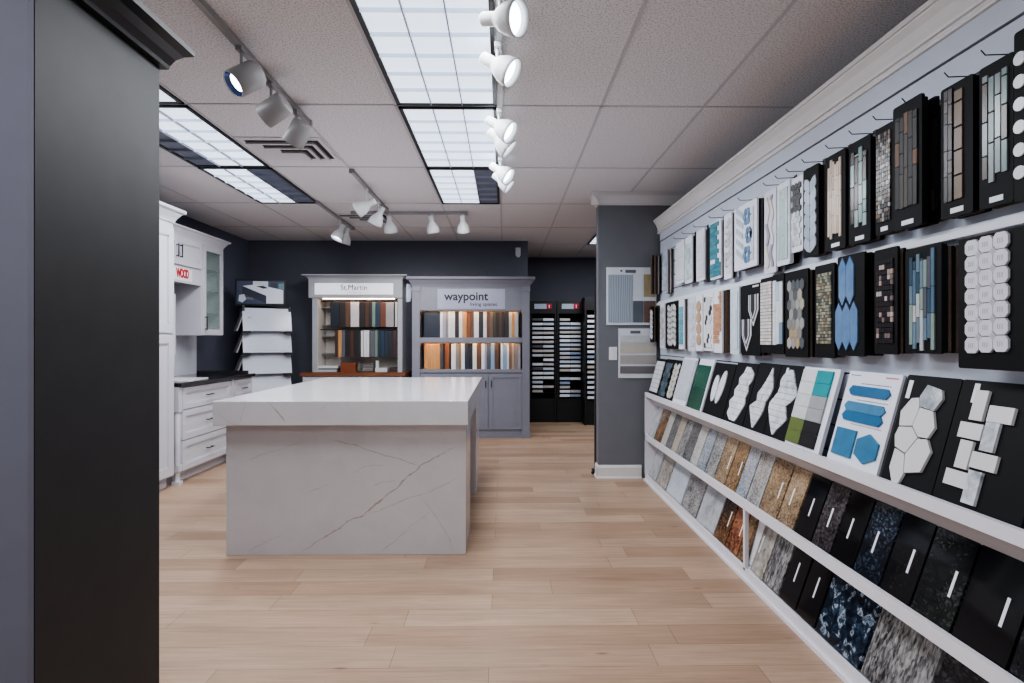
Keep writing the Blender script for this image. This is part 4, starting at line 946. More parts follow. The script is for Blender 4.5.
def P_picket(items, w, hh):
    """long hexagon pickets: items (cx, cz)"""
    out = []
    for cx, cz in items:
        out.append((shrink([(cx - w / 2, cz - hh / 2 + w * 0.75), (cx, cz - hh / 2), (cx + w / 2, cz - hh / 2 + w * 0.75), (cx + w / 2, cz + hh / 2 - w * 0.75), (cx, cz + hh / 2), (cx - w / 2, cz + hh / 2 - w * 0.75)], 0.001), 0))
    return out
def P_circ(w, h, cols, rows, r, rnd, nm=1):
    out = []
    for i in range(cols):
        for j in range(rows):
            cx, cz = -w / 2 + (i + 0.5) * w / cols, (j + 0.5) * h / rows
            out.append(([(cx + r * math.cos(2 * PI * k_ / 14), cz + r * math.sin(2 * PI * k_ / 14)) for k_ in range(14)], rnd.randrange(nm)))
    return out
def tiles_mesh(polys, t=0.005):
    mb = MB()
    for pts, mi in polys: mb.prism(pts, 'y', 0.0, -t, mi)
    return mb
def rounded(w, h, r):
    pts = []
    for cx, cz, a0 in ((w / 2 - r, r, -PI / 2), (w / 2 - r, h - r, 0), (-w / 2 + r, h - r, PI / 2), (-w / 2 + r, r, PI)):
        for i in range(4): a = a0 + PI / 2 * i / 3; pts.append((cx + r * math.cos(a), cz + r * math.sin(a)))
    return pts
def board(loc, rot, w, h, t, bmat, polys, tmats, label, group, tagm=None, edge=None, toff=(0, 0), tt=0.005, tagpos=None, tname='mosaic'):
    o = thing('tile_board', label, 'tile board', loc, rot, group)
    MB().prism(rounded(w, h, min(0.008, w * 0.2)), 'y', 0.0, t * 0.999).build('backing', bmat, o)
    if polys:
        P = [([(x + toff[0], z + toff[1]) for x, z in p], mi) for p, mi in polys]
        if tname == 'mosaic': tiles_mesh(P, tt).build(tname, tmats, o)
        else:
            for p, mi in P: tiles_mesh([(p, 0)], tt).build('tile', tmats[mi], o)   # few large tiles: each its own part
    if tagpos: MB().box(tagpos[0], tagpos[1], -0.0015, 0, tagpos[2], tagpos[3]).build('name_tag', STICK, o)
    return o
RB = (0, 0, -PI / 2)
rnd = random.Random(21)
def mats(*cs, rough=0.3, var=0.08): return [M(c, rough, var=var, scale=18) for c in cs]
MARB = stone([(0.32, (150, 158, 168)), (0.46, (202, 206, 212)), (0.7, (222, 224, 228))], 7, 0.2, name='marble tile')
WTILE = M((214, 216, 222), 0.25, var=0.03); WBD = M((216, 218, 226), 0.45, var=0.02)
STEEL = mats((128, 138, 142), (88, 80, 77), (110, 128, 128), (164, 174, 174), rough=0.2)
def hang(px0, px1, px2, z0, z1, X, bmat, pat, tm, label, row, tagp=False, tt=0.005, n_behind=0, behind=None, cover=(0.8, 0.86), up=0.0, tname='mosaic', hook=None):
    """a board on the slat wall, its face px0..px1, with the boards hung behind it out to px2"""
    Ya, Yb = UX(px0, X), UX(px1, X); w = Ya - Yb; h = z1 - z0
    mw, mh = w * cover[0], h * cover[1]
    polys = pat(mw, mh) if pat else None
    o = board((X, (Ya + Yb) / 2, z0), RB, w, h, 0.010, bmat, polys, tm, label, f'tile boards on the {row} row', toff=(0, (h - mh) / 2 + up), tt=tt,
              tagpos=(-w * 0.18, w * 0.22, 0.012, 0.028) if tagp else None, tname=tname)
    depth = SW - 0.001 - (X + 0.012)
    if n_behind and depth > 0.008:
        for i in range(n_behind):
            a = X + 0.012 + depth * i / n_behind
            tcap = min(0.010, depth / n_behind * 0.75)
            bb = MB().prism(rounded(w * 0.985, h * random.uniform(0.965, 0.99), min(0.008, w * 0.2)), 'y', 0, tcap)
            m2 = behind[i % len(behind)] if behind else bmat
            s = bb.build('tile_board', m2, None, (a, (Ya + Yb) / 2 + 0.001, z0 + 0.003), RB)
            tag(s, f'{ORD[i]} board hung behind the {label.split(",")[0]}', 'tile board', f'tile boards on the {row} row')
    if hook is not None: hook_at((Ya + Yb) / 2, label)
    return o
def hook_at(y, label):
    h = MB(); z = 2.125
    h.tube((SW, 0, 0), (SW - 0.095, 0, -0.004), 0.0019, 6); h.tube((SW - 0.095, 0, -0.004), (SW - 0.108, 0, 0.010), 0.0019, 6)
    h.box(SW - 0.004, SW, -0.012, 0.012, -0.02, 0.012)
    o = h.build('wall_hook', METAL, None, (0, y, z)); tag(o, 'thin wire hook over the ' + label.split(',')[0], 'hook', 'wire hooks on the display wall')
DKS = [BLKBD, BROWNEDGE]; BRS = [BROWNEDGE, M((196, 190, 186), 0.6, var=0.05), M((70, 60, 56), 0.7, var=0.1)]
A_, U1 = 1.40, 'upper'
zt1, zb1 = 2.10, 1.692
H = True
hang(650.5, 651.3, 661, 1.735, 2.10, 1.365, BROWNEDGE, None, None, 'brown edged board at the far end, front of its stack', U1, n_behind=5, behind=[BLKBD, M((110, 96, 88), 0.7, var=0.1), M((40, 36, 36), 0.6, var=0), M((150, 142, 138), 0.7, var=0.1)])
hang(662.8, 667, 675, 1.715, zt1, 1.405, M((176, 184, 196), 0.4, var=0.03), lambda w, h: P_brick(w, h, 2, 0.03, 2, rnd), mats((186, 194, 206), (168, 178, 192)), 'narrow blue-grey tile board near the far end, upper row', U1, n_behind=3, behind=BRS)
hang(675.5, 684.3, 685, 1.765, zt1, 1.41, WBD, lambda w, h: P_brick(w, h, 1, 0.09, 1, rnd), [WTILE], 'plain white tile board with a dark hang hole, upper row', U1, n_behind=1, hook=H)
hang(685, 692, 696, 1.745, zt1, 1.41, WBD, lambda w, h: P_hex(w, h, 3, 3, rnd), mats((190, 206, 206), (172, 190, 194), (206, 212, 214)), 'pale aqua hexagon mosaic board beside the plain white one, upper row', U1, n_behind=2, behind=[BLKBD, BROWNEDGE], hook=H)
hang(696.3, 704.5, 706, 1.735, zt1, 1.41, WBD, lambda w, h: P_brick(w, h, 2, 0.06, 2, rnd), mats((206, 210, 216), (216, 218, 224)), 'off-white tile board left of the black and teal pair, upper row', U1, n_behind=2, behind=[WBD, BROWNEDGE], hook=H)
hang(706.3, 710, 711, 1.715, 2.085, 1.42, BLKBD, None, None, 'thin black board beside the teal mosaic, upper row', U1, n_behind=1)
hang(710.3, 721, 723.5, 1.715, zt1, 1.405, WBD, lambda w, h: [q for q in P_brick(w, h, 3, 0.03, 2, rnd) if not (q[0][0][0] > w * 0.15 and q[0][0][1] > h * 0.22) and not (q[0][0][0] < -w * 0.2 and h * 0.18 < q[0][0][1] < h * 0.3)], mats((66, 124, 138), (82, 138, 150), rough=0.35), 'teal glass mosaic on a white board, upper row', U1, n_behind=2, behind=[BROWNEDGE, BLKBD], hook=H, cover=(0.96, 0.92))
hang(724, 731.5, 733.5, 1.692, zt1, 1.40, WBD, lambda w, h: P_leaf(w, h, 2, 8, 2, rnd), mats((196, 194, 196), (220, 220, 224)), 'white board with a scalloped mosaic strip, upper row', U1, n_behind=2, behind=[BLKBD, WBD], hook=H)
fl = mats((206, 210, 216), (176, 184, 194), (92, 124, 158), (120, 148, 178))
def flowers(w, h):
    o = []
    for j in range(5):
        for sx_ in (-1,):
            z = h * (0.08 + 0.19 * j); o.append(([(-w * 0.48, z + 0.05), (-w * 0.1, z), (-w * 0.1, z + 0.03), (-w * 0.48, z + 0.08)], 1))
    for j in range(3):
        cz = h * (0.16 + 0.34 * j); cx_ = w * (0.12 + 0.10 * (j == 1))
        for i in range(6):
            a = i * PI / 3; r = w * 0.13
            o.append(([(cx_ + r * math.cos(a) + r * 0.62 * math.cos(b_ * PI / 4), cz + r * math.sin(a) + r * 0.62 * math.sin(b_ * PI / 4)) for b_ in range(8)], 2 + i % 2))
    for j in range(7): o.append(([(w * 0.3, h * (0.04 + 0.135 * j)), (w * 0.47, h * (0.04 + 0.135 * j)), (w * 0.47, h * (0.15 + 0.135 * j)), (w * 0.3, h * (0.15 + 0.135 * j))], 0))
    return o
hang(734.3, 757, 764, 1.725, zt1, 1.40, WBD, flowers, fl, 'white board with three blue flower mosaics and grey chevrons, upper row', U1, n_behind=4, behind=[BLKBD, M((88, 84, 88), 0.6, var=0.1)], hook=H)
hang(764.3, 776, 777, 1.66, 2.095, 1.395, M((206, 204, 218), 0.45, var=0.02), lambda w, h: [([(cx_ * w + 0.012 * math.sin(j * 1.1 + q) - 0.012, h * j / 16), (cx_ * w + 0.012 * math.sin(j * 1.1 + q) + 0.012, h * j / 16), (cx_ * w + 0.012 * math.sin((j + 1) * 1.1 + q) + 0.012, h * (j + 1) / 16), (cx_ * w + 0.012 * math.sin((j + 1) * 1.1 + q) - 0.012, h * (j + 1) / 16)], (k_ + j // 5) % 3) for k_, (cx_, q) in enumerate(((-0.22, 0), (0.22, 1.2))) for j in range(16)], mats((206, 200, 186), (150, 150, 160), (216, 214, 214)), 'lavender white board with two wavy mosaic ribbons, upper row', U1, n_behind=2, behind=[BLKBD, WBD], hook=H)
hang(777, 789.5, 790.5, 1.685, 2.10, 1.40, WBD, lambda w, h: P_cols(w, h, 4, 0.1, 0.22, 2, rnd), mats((178, 196, 196), (194, 208, 206)), 'pale green vertical strip mosaic board, upper row', U1, n_behind=2, behind=[WBD, BLKBD], hook=H)
hang(790.5, 803, 804, 1.735, 2.095, 1.41, WBD, lambda w, h: P_hex(w, h, 3, 1, rnd, pick=lambda c, r: 0 if r > 5 else (1 if (c + r) % 3 else 2)), [M((40, 42, 46), 0.3, var=0.05)] + mats((206, 208, 214), (176, 182, 192)), 'board with dark hexagons over white marble ones, upper row', U1, n_behind=1, hook=H)
hang(803.4, 818.5, 824.5, 1.692, 2.10, 1.40, BLKBD, lambda w, h: P_wheat(w, h, 6, 2, rnd), mats((170, 180, 194), (156, 168, 182)), 'black board with a white leaf-shaped mosaic, upper row', U1, n_behind=3, behind=DKS, hook=H, cover=(0.86, 0.92))
hang(825.3, 845.5, 848, 1.692, 2.10, 1.40, BLKBD, lambda w, h: P_cols(w, h, 6, 0.05, 0.14, 3, rnd, 0.03), mats((196, 176, 160), (184, 164, 148), (206, 188, 172)), 'black board with beige travertine strip mosaic, upper row', U1, True, n_behind=2, behind=DKS, hook=H, cover=(0.66, 0.84), up=0.012)
hang(848.8, 870.5, 875, 1.692, 2.10, 1.40, BLKBD, lambda w, h: P_cols(w, h, 4, 0.05, 0.11, 4, rnd, 0.03, 0.002), mats((104, 128, 128), (66, 58, 55), (146, 164, 164), (124, 150, 146), rough=0.2), 'black board with aqua and brown glass strips, upper row', U1, True, n_behind=3, behind=DKS, hook=H, cover=(0.74, 0.8), up=0.015)
hang(875.6, 893, 894, 1.70, 2.10, 1.40, BLKBD, lambda w, h: P_grid(w, h, 7, 5, rnd, 1.5), mats((28, 28, 33), (120, 102, 86), (62, 54, 52), (164, 160, 160), (40, 36, 38), rough=0.2), 'black board with small brown and silver mosaic chips, upper row', U1, True, n_behind=2, behind=DKS, hook=H, cover=(0.8, 0.82), up=0.01)
hang(893, 922, 924, 1.692, 2.125, 1.375, BLKBD, lambda w, h: P_cols(w, h, 5, 0.05, 0.16, 5, rnd, 0.02), mats((34, 31, 31), (98, 70, 48), (54, 46, 42), (40, 36, 36), (28, 26, 26), rough=0.5), 'black board with bronze brown glass strips, upper row', U1, True, n_behind=2, behind=[BLKBD], hook=H, cover=(0.76, 0.8), up=0.01)
hang(924.5, 940, 940.5, 1.70, 2.08, 1.425, BLKBD, lambda w, h: P_cols(w, h, 4, 0.06, 0.14, 3, rnd), mats((44, 38, 36), (66, 54, 48), (34, 32, 34), rough=0.15), 'dark board set back beside the bronze glass strips, upper row', U1, n_behind=1, cover=(0.8, 0.8))
hang(940.8, 973, 979, 1.692, 2.105, 1.395, BLKBD, lambda w, h: P_cols(w * 0.36, h, 1, 0.09, 0.1, 1, rnd) and ([([(x + w * 0.12, z) for x, z in p], 0) for p, m_ in P_cols(w * 0.36, h, 1, 0.07, 0.08, 1, rnd, 0, 0.003)] + [([(x - w * 0.28, z) for x, z in p], 1 + i % 3) for i, (p, m_) in enumerate(P_cols(w * 0.34, h * 1.04, 2, 0.03, 0.09, 3, rnd))]), mats((96, 75, 52), (44, 39, 39), (74, 66, 64), (54, 48, 50), rough=0.3), 'black board with golden brown glass bars beside small grey ones, upper row', U1, True, n_behind=3, behind=DKS, hook=H, cover=(0.8, 0.82), up=0.012)
hang(979.3, 1013.5, 1015, 1.692, 2.105, 1.40, BLKBD, lambda w, h: P_cols(w, h, 4, 0.06, 0.13, 4, rnd, 0.035, 0.0024), STEEL, 'black board with shimmering pearl grey glass strips, upper row', U1, True, n_behind=2, behind=DKS, hook=H, cover=(0.76, 0.8), up=0.018)
hang(1014, 1075, 1080, 1.68, 2.135, 1.375, BLKBD, lambda w, h: P_circ(w, h, 5, 6, 0.018, rnd), [WTILE], 'black board with white round tiles cut by the frame edge, upper row', U1, n_behind=2, behind=DKS, hook=H, cover=(0.94, 0.8))
# ---- second row
U2 = 'lower'
za, zb_ = 1.632, 1.236
hang(650.2, 653, 659.5, 1.29, 1.62, 1.372, BLKBD, lambda w, h: P_leaf(w, h, 1, 6, 1, rnd), [WTILE], 'white pebble strip board at the far end, lower row', U2, n_behind=4, behind=[BROWNEDGE, BLKBD, M((60, 44, 36), 0.6, var=0.1)])
hang(660, 664.4, 666, zb_, za, 1.405, WBD, lambda w, h: P_leaf(w, h, 2, 7, 2, rnd), mats((206, 208, 214), (184, 180, 178)), 'narrow white patterned board near the far end, lower row', U2, n_behind=2, behind=BRS)
hang(666.2, 678, 678.5, zb_, za, 1.41, BLKBD, lambda w, h: P_leaf(w, h, 3, 7, 2, rnd), mats((206, 204, 202), (190, 190, 192)), 'black board with three columns of white petals, lower row', U2, n_behind=1, cover=(0.7, 0.9))
hang(678.8, 684, 688, zb_, za, 1.405, WBD, lambda w, h: P_brick(w, h, 1, 0.05, 2, rnd), mats((84, 150, 170), (104, 164, 182)), 'white board with a narrow teal strip, lower row', U2, n_behind=3, behind=BRS, cover=(0.7, 0.8))
hang(688.2, 695, 695.5, zb_ - 0.01, za, 1.405, M((204, 204, 216), 0.4, var=0.02), lambda w, h: P_hex(w, h, 3, 2, rnd), mats((196, 200, 210), (206, 208, 216)), 'lavender white board with faint grey leaf mosaic, lower row', U2, n_behind=1)
hang(695.5, 702.5, 703.5, zb_ - 0.005, za, 1.405, WBD, lambda w, h: [([(w * 0.42 * math.cos(i * PI / 6), h * (0.125 + 0.25 * j) + h * 0.125 * math.sin(i * PI / 6)) for i in range(12)], 0) for j in range(4)], mats((178, 150, 120)), 'white board with four tan medallions, lower row', U2, n_behind=2, behind=BRS, cover=(0.8, 0.8))
hang(703.5, 713, 713.5, zb_, za, 1.405, WBD, lambda w, h: P_hex(w, h, 4, 4, rnd, pick=lambda c, r: 1 if (c * 3 + r * 2) % 5 == 0 else (0 if r > 4 else 2)), mats((206, 206, 208), (50, 50, 54), (214, 216, 220)), 'white mosaic board with scattered black chips, lower row', U2, n_behind=1, cover=(0.8, 0.92))
hang(713.5, 722, 730, zb_ - 0.01, za, 1.40, WBD, lambda w, h: [q for q in P_brick(w, h, 4, 0.026, 2, rnd) if q[0][0][0] < w * 0.1 and q[0][0][1] < h * 0.75 and q[0][0][1] > h * 0.1 or q[0][0][0] >= w * 0.1 and q[0][0][1] > h * 0.32], mats((176, 130, 102), (188, 144, 116)), 'white board with stepped terracotta mosaic, lower row', U2, n_behind=5, behind=[BROWNEDGE, M((124, 96, 70), 0.6, var=0.15), BROWNEDGE], cover=(0.9, 0.95))
hang(730.3, 739, 741, zb_ - 0.01, za, 1.40, M((198, 208, 218), 0.4, var=0.02), lambda w, h: P_cols(w, h, 3, 0.12, 0.25, 2, rnd), mats((192, 204, 214), (206, 214, 222)), 'pale blue-white strip board, lower row', U2, n_behind=2, behind=[M((96, 80, 100), 0.6, var=0.05)])
def chev(w, h):
    o = []
    for cx_, cz, s_ in ((w * 0.17, h * 0.68, 0.8), (-w * 0.19, h * 0.33, 0.85)):
        for k_, (r, m_) in enumerate(((0.25, 0), (0.195, 1), (0.145, 0), (0.10, 1))):
            r1 = r * w; hh = h * 0.22 * s_
            o.append(([(cx_ - r1, cz + hh), (cx_ - r1, cz - hh * 0.25), (cx_, cz - hh * 0.25 - r1 * 1.45), (cx_ + r1, cz - hh * 0.25), (cx_ + r1, cz + hh)], m_, k_))
    return o
bo = hang(741.5, 760.3, 760.8, 1.222, 1.625, 1.395, BLKBD, None, None, 'black board with two nested white Y-shaped chevrons, lower row', U2, n_behind=3, behind=[M((96, 80, 100), 0.6, var=0.05), BLKBD])
mbc = MB(); wb = UX(741.5, 1.395) - UX(760.3, 1.395)
for pts, mi, k_ in chev(wb, 0.40): mbc.prism(pts, 'y', 0.0, -0.004 - 0.0012 * k_, mi)
mbc.box(wb * 0.12, wb * 0.42, -0.002, 0, 0.383, 0.393, 0)
mbc.build('mosaic', mats((214, 216, 222), (44, 44, 50), (84, 96, 116)), bo)
hang(760.8, 772.5, 773, 1.242, 1.64, 1.395, BLKBD, lambda w, h: P_grid(w, h, 4, 3, rnd, 0.55), mats((206, 198, 194), (196, 190, 186), (214, 208, 204)), 'black board with small cream brick mosaic, lower row', U2, n_behind=1, cover=(0.94, 0.84), up=0.01)
hang(772.6, 784, 785, 1.238, 1.645, 1.395, BLKBD, lambda w, h: P_cols(w, h, 3, 0.1, 0.25, 3, rnd, 0.03), mats((176, 196, 210), (206, 210, 214), (120, 140, 158)), 'black board with blue-white vertical strips, lower row', U2, n_behind=2, behind=DKS, cover=(0.86, 0.86), up=0.01)
hang(785.3, 808, 814, 1.228, 1.642, 1.395, BLKBD, lambda w, h: P_hex(w, h, 4, 5, rnd, 1.35), mats((130, 130, 126), (88, 92, 96), (160, 142, 116), (150, 150, 148), (168, 162, 150)), 'black board with grey and tan hexagon slate mosaic, lower row', U2, n_behind=3, behind=[BROWNEDGE, BLKBD], cover=(0.74, 0.82))
hang(815, 834.5, 837, 1.232, 1.64, 1.40, BLKBD, lambda w, h: P_grid(w, h, 8, 5, rnd), mats((112, 116, 106), (148, 146, 130), (86, 90, 84), (172, 166, 146), (128, 114, 92)), 'black board with small green-beige square mosaic, lower row', U2, n_behind=2, behind=DKS, cover=(0.74, 0.76), up=0.012)
BT = M((98, 128, 166), 0.2, var=0.12, scale=24)
hang(837.5, 864.5, 874, 1.246, 1.652, 1.385, BLKBD, lambda w, h: P_picket([(-w * 0.28, h * 0.77), (w * 0.01, h * 0.77), (-w * 0.42, h * 0.27), (-w * 0.135, h * 0.27), (w * 0.15, h * 0.27)], w * 0.285, h * 0.54), [BT], 'black board with five long blue picket tiles, lower row', U2, n_behind=5, behind=[BLKBD], cover=(0.98, 0.9), tname='picket_tiles')
hang(874.3, 897.5, 904.5, 1.258, 1.645, 1.395, BLKBD, lambda w, h: [q for q in P_grid(w, h, 6, 1, rnd, 1.25, pick=lambda c, r: 3 if rnd.random() < 0.72 else rnd.randrange(3))], mats((168, 146, 136), (122, 106, 104), (180, 170, 166), (34, 31, 35), rough=0.25), 'black board with rose and black mosaic chips, lower row', U2, n_behind=3, behind=[BROWNEDGE, BLKBD], cover=(0.72, 0.8))
hang(905.3, 941.5, 950.8, 1.265, 1.62, 1.39, BLKBD, lambda w, h: P_cols(w, h, 7, 0.05, 0.16, 6, rnd, 0.045, 0.0012), mats((86, 108, 126), (56, 78, 96), (178, 180, 180), (104, 124, 138), (132, 150, 142), (88, 90, 98), rough=0.25), 'black board with blue and grey glass strip mosaic, lower row', U2, n_behind=5, behind=DKS, cover=(0.7, 0.98), up=0.004)
# big octagon board hung in front of the frame edge
Xo = 1.372
Ya, Yb = UX(958.5, Xo), UX(1052, Xo)
wO, hO = Ya - Yb, 0.385
ob = thing('tile_board', 'wide black board with large white octagon mosaic, lower row by the frame edge', 'tile board', (Xo, (Ya + Yb) / 2, 1.226), RB, 'tile boards on the lower row')
MB().prism(rounded(wO, hO, 0.006), 'y', 0, 0.012).build('backing', BLKBD, ob)
oc = []
x0o = -wO / 2 + 0.028; ro = 0.0275
for c in range(3):
    for r in range(7):
        cx_, cz_ = x0o + ro + c * ro * 1.78, 0.068 + r * 0.0475 + 0.003 * c
        sq = ro * 0.875; q = sq * 0.60
        oc.append((shrink([(cx_ - sq, cz_ - 0.012), (cx_ - q, cz_ - 0.0232), (cx_ + q, cz_ - 0.0232), (cx_ + sq, cz_ - 0.012), (cx_ + sq, cz_ + 0.012), (cx_ + q, cz_ + 0.0232), (cx_ - q, cz_ + 0.0232), (cx_ - sq, cz_ + 0.012)], 0.0008), 0))
        if c < 2 and r < 6: oc.append(([(cx_ + sq - 0.011, cz_ + 0.024), (cx_ + sq, cz_ + 0.011), (cx_ + sq + 0.011, cz_ + 0.024), (cx_ + sq, cz_ + 0.037)], 2))
        for i in range(3): oc.append(([(cx_ - 0.009 + i * 0.007, cz_ - 0.007), (cx_ - 0.0075 + i * 0.007, cz_ - 0.007), (cx_ - 0.0075 + i * 0.007, cz_ + 0.007), (cx_ - 0.009 + i * 0.007, cz_ + 0.007)], 1))
mo = MB()
for pts, mi in oc: mo.prism(pts, 'y', 0, -0.007 - (0.0004 if mi == 1 else 0), mi)
mo.build('mosaic', [M((206, 204, 212), 0.3, var=0.03), M((120, 120, 132), 0.5, var=0), M((176, 176, 186), 0.3, var=0.05)], ob)
hang(1014, 1060, 1062, 1.232, 1.61, 1.43, BLKBD, lambda w, h: P_circ(w, h, 4, 4, 0.022, rnd), [WTILE], 'black board with white round tiles behind the octagon board, lower row', U2, n_behind=1, cover=(0.95, 0.6))

# ------------------------------------------------------------------ boards leaning on the ledge
LE = math.radians(15.5)
def lean(px0, px1, h, bmat, label, polys=None, tm=None, t=0.010, X=None, tt=0.006, dz=0.0, tagpos=None, tname='mosaic', n_behind=0, behind=None, w=None):
    Xb = FX + 0.026 if X is None else X
    ya, yb = UX(px0, Xb), UX(px1, Xb); w = (ya - yb) if w is None else w
    g = 'boards leaning on the ledge of the rack'
    o = board((Xb, (ya + yb) / 2, 0.812 + dz), (-LE, 0, -PI / 2), w, h, t, bmat, polys(w, h) if polys else None, tm, label, g, tt=tt, tagpos=tagpos, tname=tname)
    for i in range(n_behind):
        off = 0.016 * (i + 1)
        m2 = behind[i % len(behind)]
        s = MB().prism(rounded(w * (0.99 - 0.0), h * (1.0 + 0.008 * (i + 1)), 0.004), 'y', 0, 0.008)
        s = s.build('tile_board', m2, None, (Xb + off, (ya + yb) / 2 - 0.011 * (i + 1), 0.812 + dz - off * 0.30), (-LE, 0, -PI / 2))
        tag(s, f'{ORD[i]} board leaning behind the {label.split(",")[0]}', 'tile board', g)
    return o
def off(ps, dx, dz): return [([(x + dx, z + dz) for x, z in p], m_) for p, m_ in ps]
lean(648.3, 656.6, 0.34, BLKBD, 'black board with white picket brick columns at the far end of the ledge', lambda w, h: off(P_grid(w * 0.86, h * 0.84, 3, 1, rnd, 0.5), 0, h * 0.09), [WTILE])
lean(656.9, 664.5, 0.345, BLKBD, 'black board with slate blue mosaic on the ledge', lambda w, h: off(P_hex(w * 0.8, h * 0.9, 4, 3, rnd), 0, h * 0.04), mats((74, 92, 104), (92, 108, 118), (60, 74, 84)))
lean(664.8, 671.6, 0.345, BLKBD, 'black board with cream pebble leaf mosaic on the ledge', lambda w, h: off(P_leaf(w * 0.76, h * 0.88, 2, 6, 2, rnd), 0, h * 0.05), mats((206, 202, 192), (192, 190, 184)))
lean(671.9, 684.6, 0.375, WBD, 'white board of four large pale tiles, first of its stack on the ledge', lambda w, h: off([q for q in P_grid(w * 0.94, h * 0.84, 1, 1, rnd, 0.42, 0.0022)], 0, h * 0.12), mats((190, 193, 203)), X=FX + 0.022, n_behind=4, behind=[M((60, 58, 62), 0.5, var=0.05), WBD])
lean(687.2, 700.6, 0.375, WBD, 'white board of emerald green tiles on the ledge', lambda w, h: off(P_grid(w * 0.90, h * 0.86, 2, 3, rnd, 1.3, 0.0006), -w * 0.05, h * 0.02), mats((22, 74, 58), (27, 82, 65), (20, 68, 54), rough=0.2), t=0.014)
def petals(w, h):
    o = []
    for cx_, cz_, L, ang in ((-w * 0.18, h * 0.52, h * 0.5, 0.04), (w * 0.10, h * 0.56, h * 0.62, -0.16)):
        p = []
        for i in range(16):
            a = 2 * PI * i / 16; u = math.sin(a) * w * 0.13; v = math.cos(a) * L / 2; p.append((cx_ + u * math.cos(ang) - v * math.sin(ang), cz_ + u * math.sin(ang) + v * math.cos(ang)))
        o.append((p[::-1], 0))
    return o
lean(702, 721.5, 0.36, BLKBD, 'black board with two long white petals on the ledge', petals, [MARB])
def blob(pts, rows, seed):
    """marble cut along a ragged outline, split into tiles by joint lines; pts outline as fractions (left x, right x) per level"""
    def f(w, h):
        o = []; n = len(pts) - 1
        for i in range(n):
            (l0, r0), (l1, r1) = pts[i], pts[i + 1]; z0, z1 = h * (0.06 + 0.88 * i / n), h * (0.06 + 0.88 * (i + 1) / n)
            mid0, mid1 = (l0 + r0) / 2, (l1 + r1) / 2; g = 0.0008
            l0, r0, l1, r1, mid0, mid1 = [q * 1.3 for q in (l0, r0, l1, r1, mid0, mid1)]
            for a0, b0, a1, b1 in ((l0, mid0, l1, mid1), (mid0, r0, mid1, r1)):
                if min(b0 - a0, b1 - a1) * w < 0.002 and max(b0 - a0, b1 - a1) * w < 0.004: continue
                o.append(([(a0 * w + g, z0 + g), (b0 * w - g, z0 + g), (b1 * w - g, z1 - g), (a1 * w + g, z1 - g)], i % 2))
        return o
    return f
MARB2 = [MARB, stone([(0.32, (164, 170, 176)), (0.5, (204, 208, 212)), (0.7, (216, 218, 222))], 8, 0.22, name='marble tile')]
lean(722, 741.5, 0.375, BLKBD, 'black board with a column of white marble fish-scale tiles on the ledge', blob([(-0.10, 0.10), (-0.26, 0.18), (-0.22, 0.24), (-0.28, 0.30), (-0.16, 0.26), (-0.20, 0.30), (-0.10, 0.26), (-0.14, 0.34), (-0.02, 0.34), (0.02, 0.16)], 9, 1), MARB2)
lean(742, 762.3, 0.385, BLKBD, 'black board with two overlapping white marble diamonds on the ledge', blob([(-0.02, 0.02), (-0.12, 0.10), (-0.22, 0.18), (-0.30, 0.22), (-0.10, 0.22), (-0.14, 0.30), (-0.04, 0.34), (0.04, 0.30), (0.10, 0.22), (0.15, 0.17)], 9, 2), MARB2)
lean(762.8, 783.4, 0.385, BLKBD, 'black board with a wide arabesque of white marble on the ledge', blob([(-0.06, -0.02), (-0.16, 0.06), (-0.26, 0.20), (-0.34, 0.30), (-0.42, 0.22), (-0.44, 0.16), (-0.34, 0.32), (-0.24, 0.42), (-0.22, 0.36), (-0.26, 0.26), (-0.20, 0.18), (-0.02, 0.08)], 9, 3), MARB2, tagpos=(-0.05, -0.03, 0.29, 0.37))
# colour card: two columns of six squares
cc = mats((206, 206, 208), (34, 140, 146), (196, 196, 198), (150, 152, 154), (92, 108, 56), (22, 22, 26), rough=0.3)
def colour(w, h):
    o = []; cw_ = w * 0.42; ch = h * 0.152
    L = [4, 4, 2, 2, 0, 0]; R = [5, 5, 3, 3, 1, 1]
    for r in range(6):
        for c, col in ((0, L[r]), (1, R[r])):
            x, z = -w * 0.47 + c * cw_, h * 0.055 + r * ch
            o.append(([(x + 0.0006, z + 0.0006), (x + cw_ - 0.0006, z + 0.0006), (x + cw_ - 0.0006, z + ch - 0.0006), (x + 0.0006, z + ch - 0.0006)], col))
    return o
lean(784, 817.5, 0.385, WBD, 'white board of twelve square tiles in teal, grey, olive and black', colour, cc, t=0.016, X=FX + 0.024, tt=0.008)
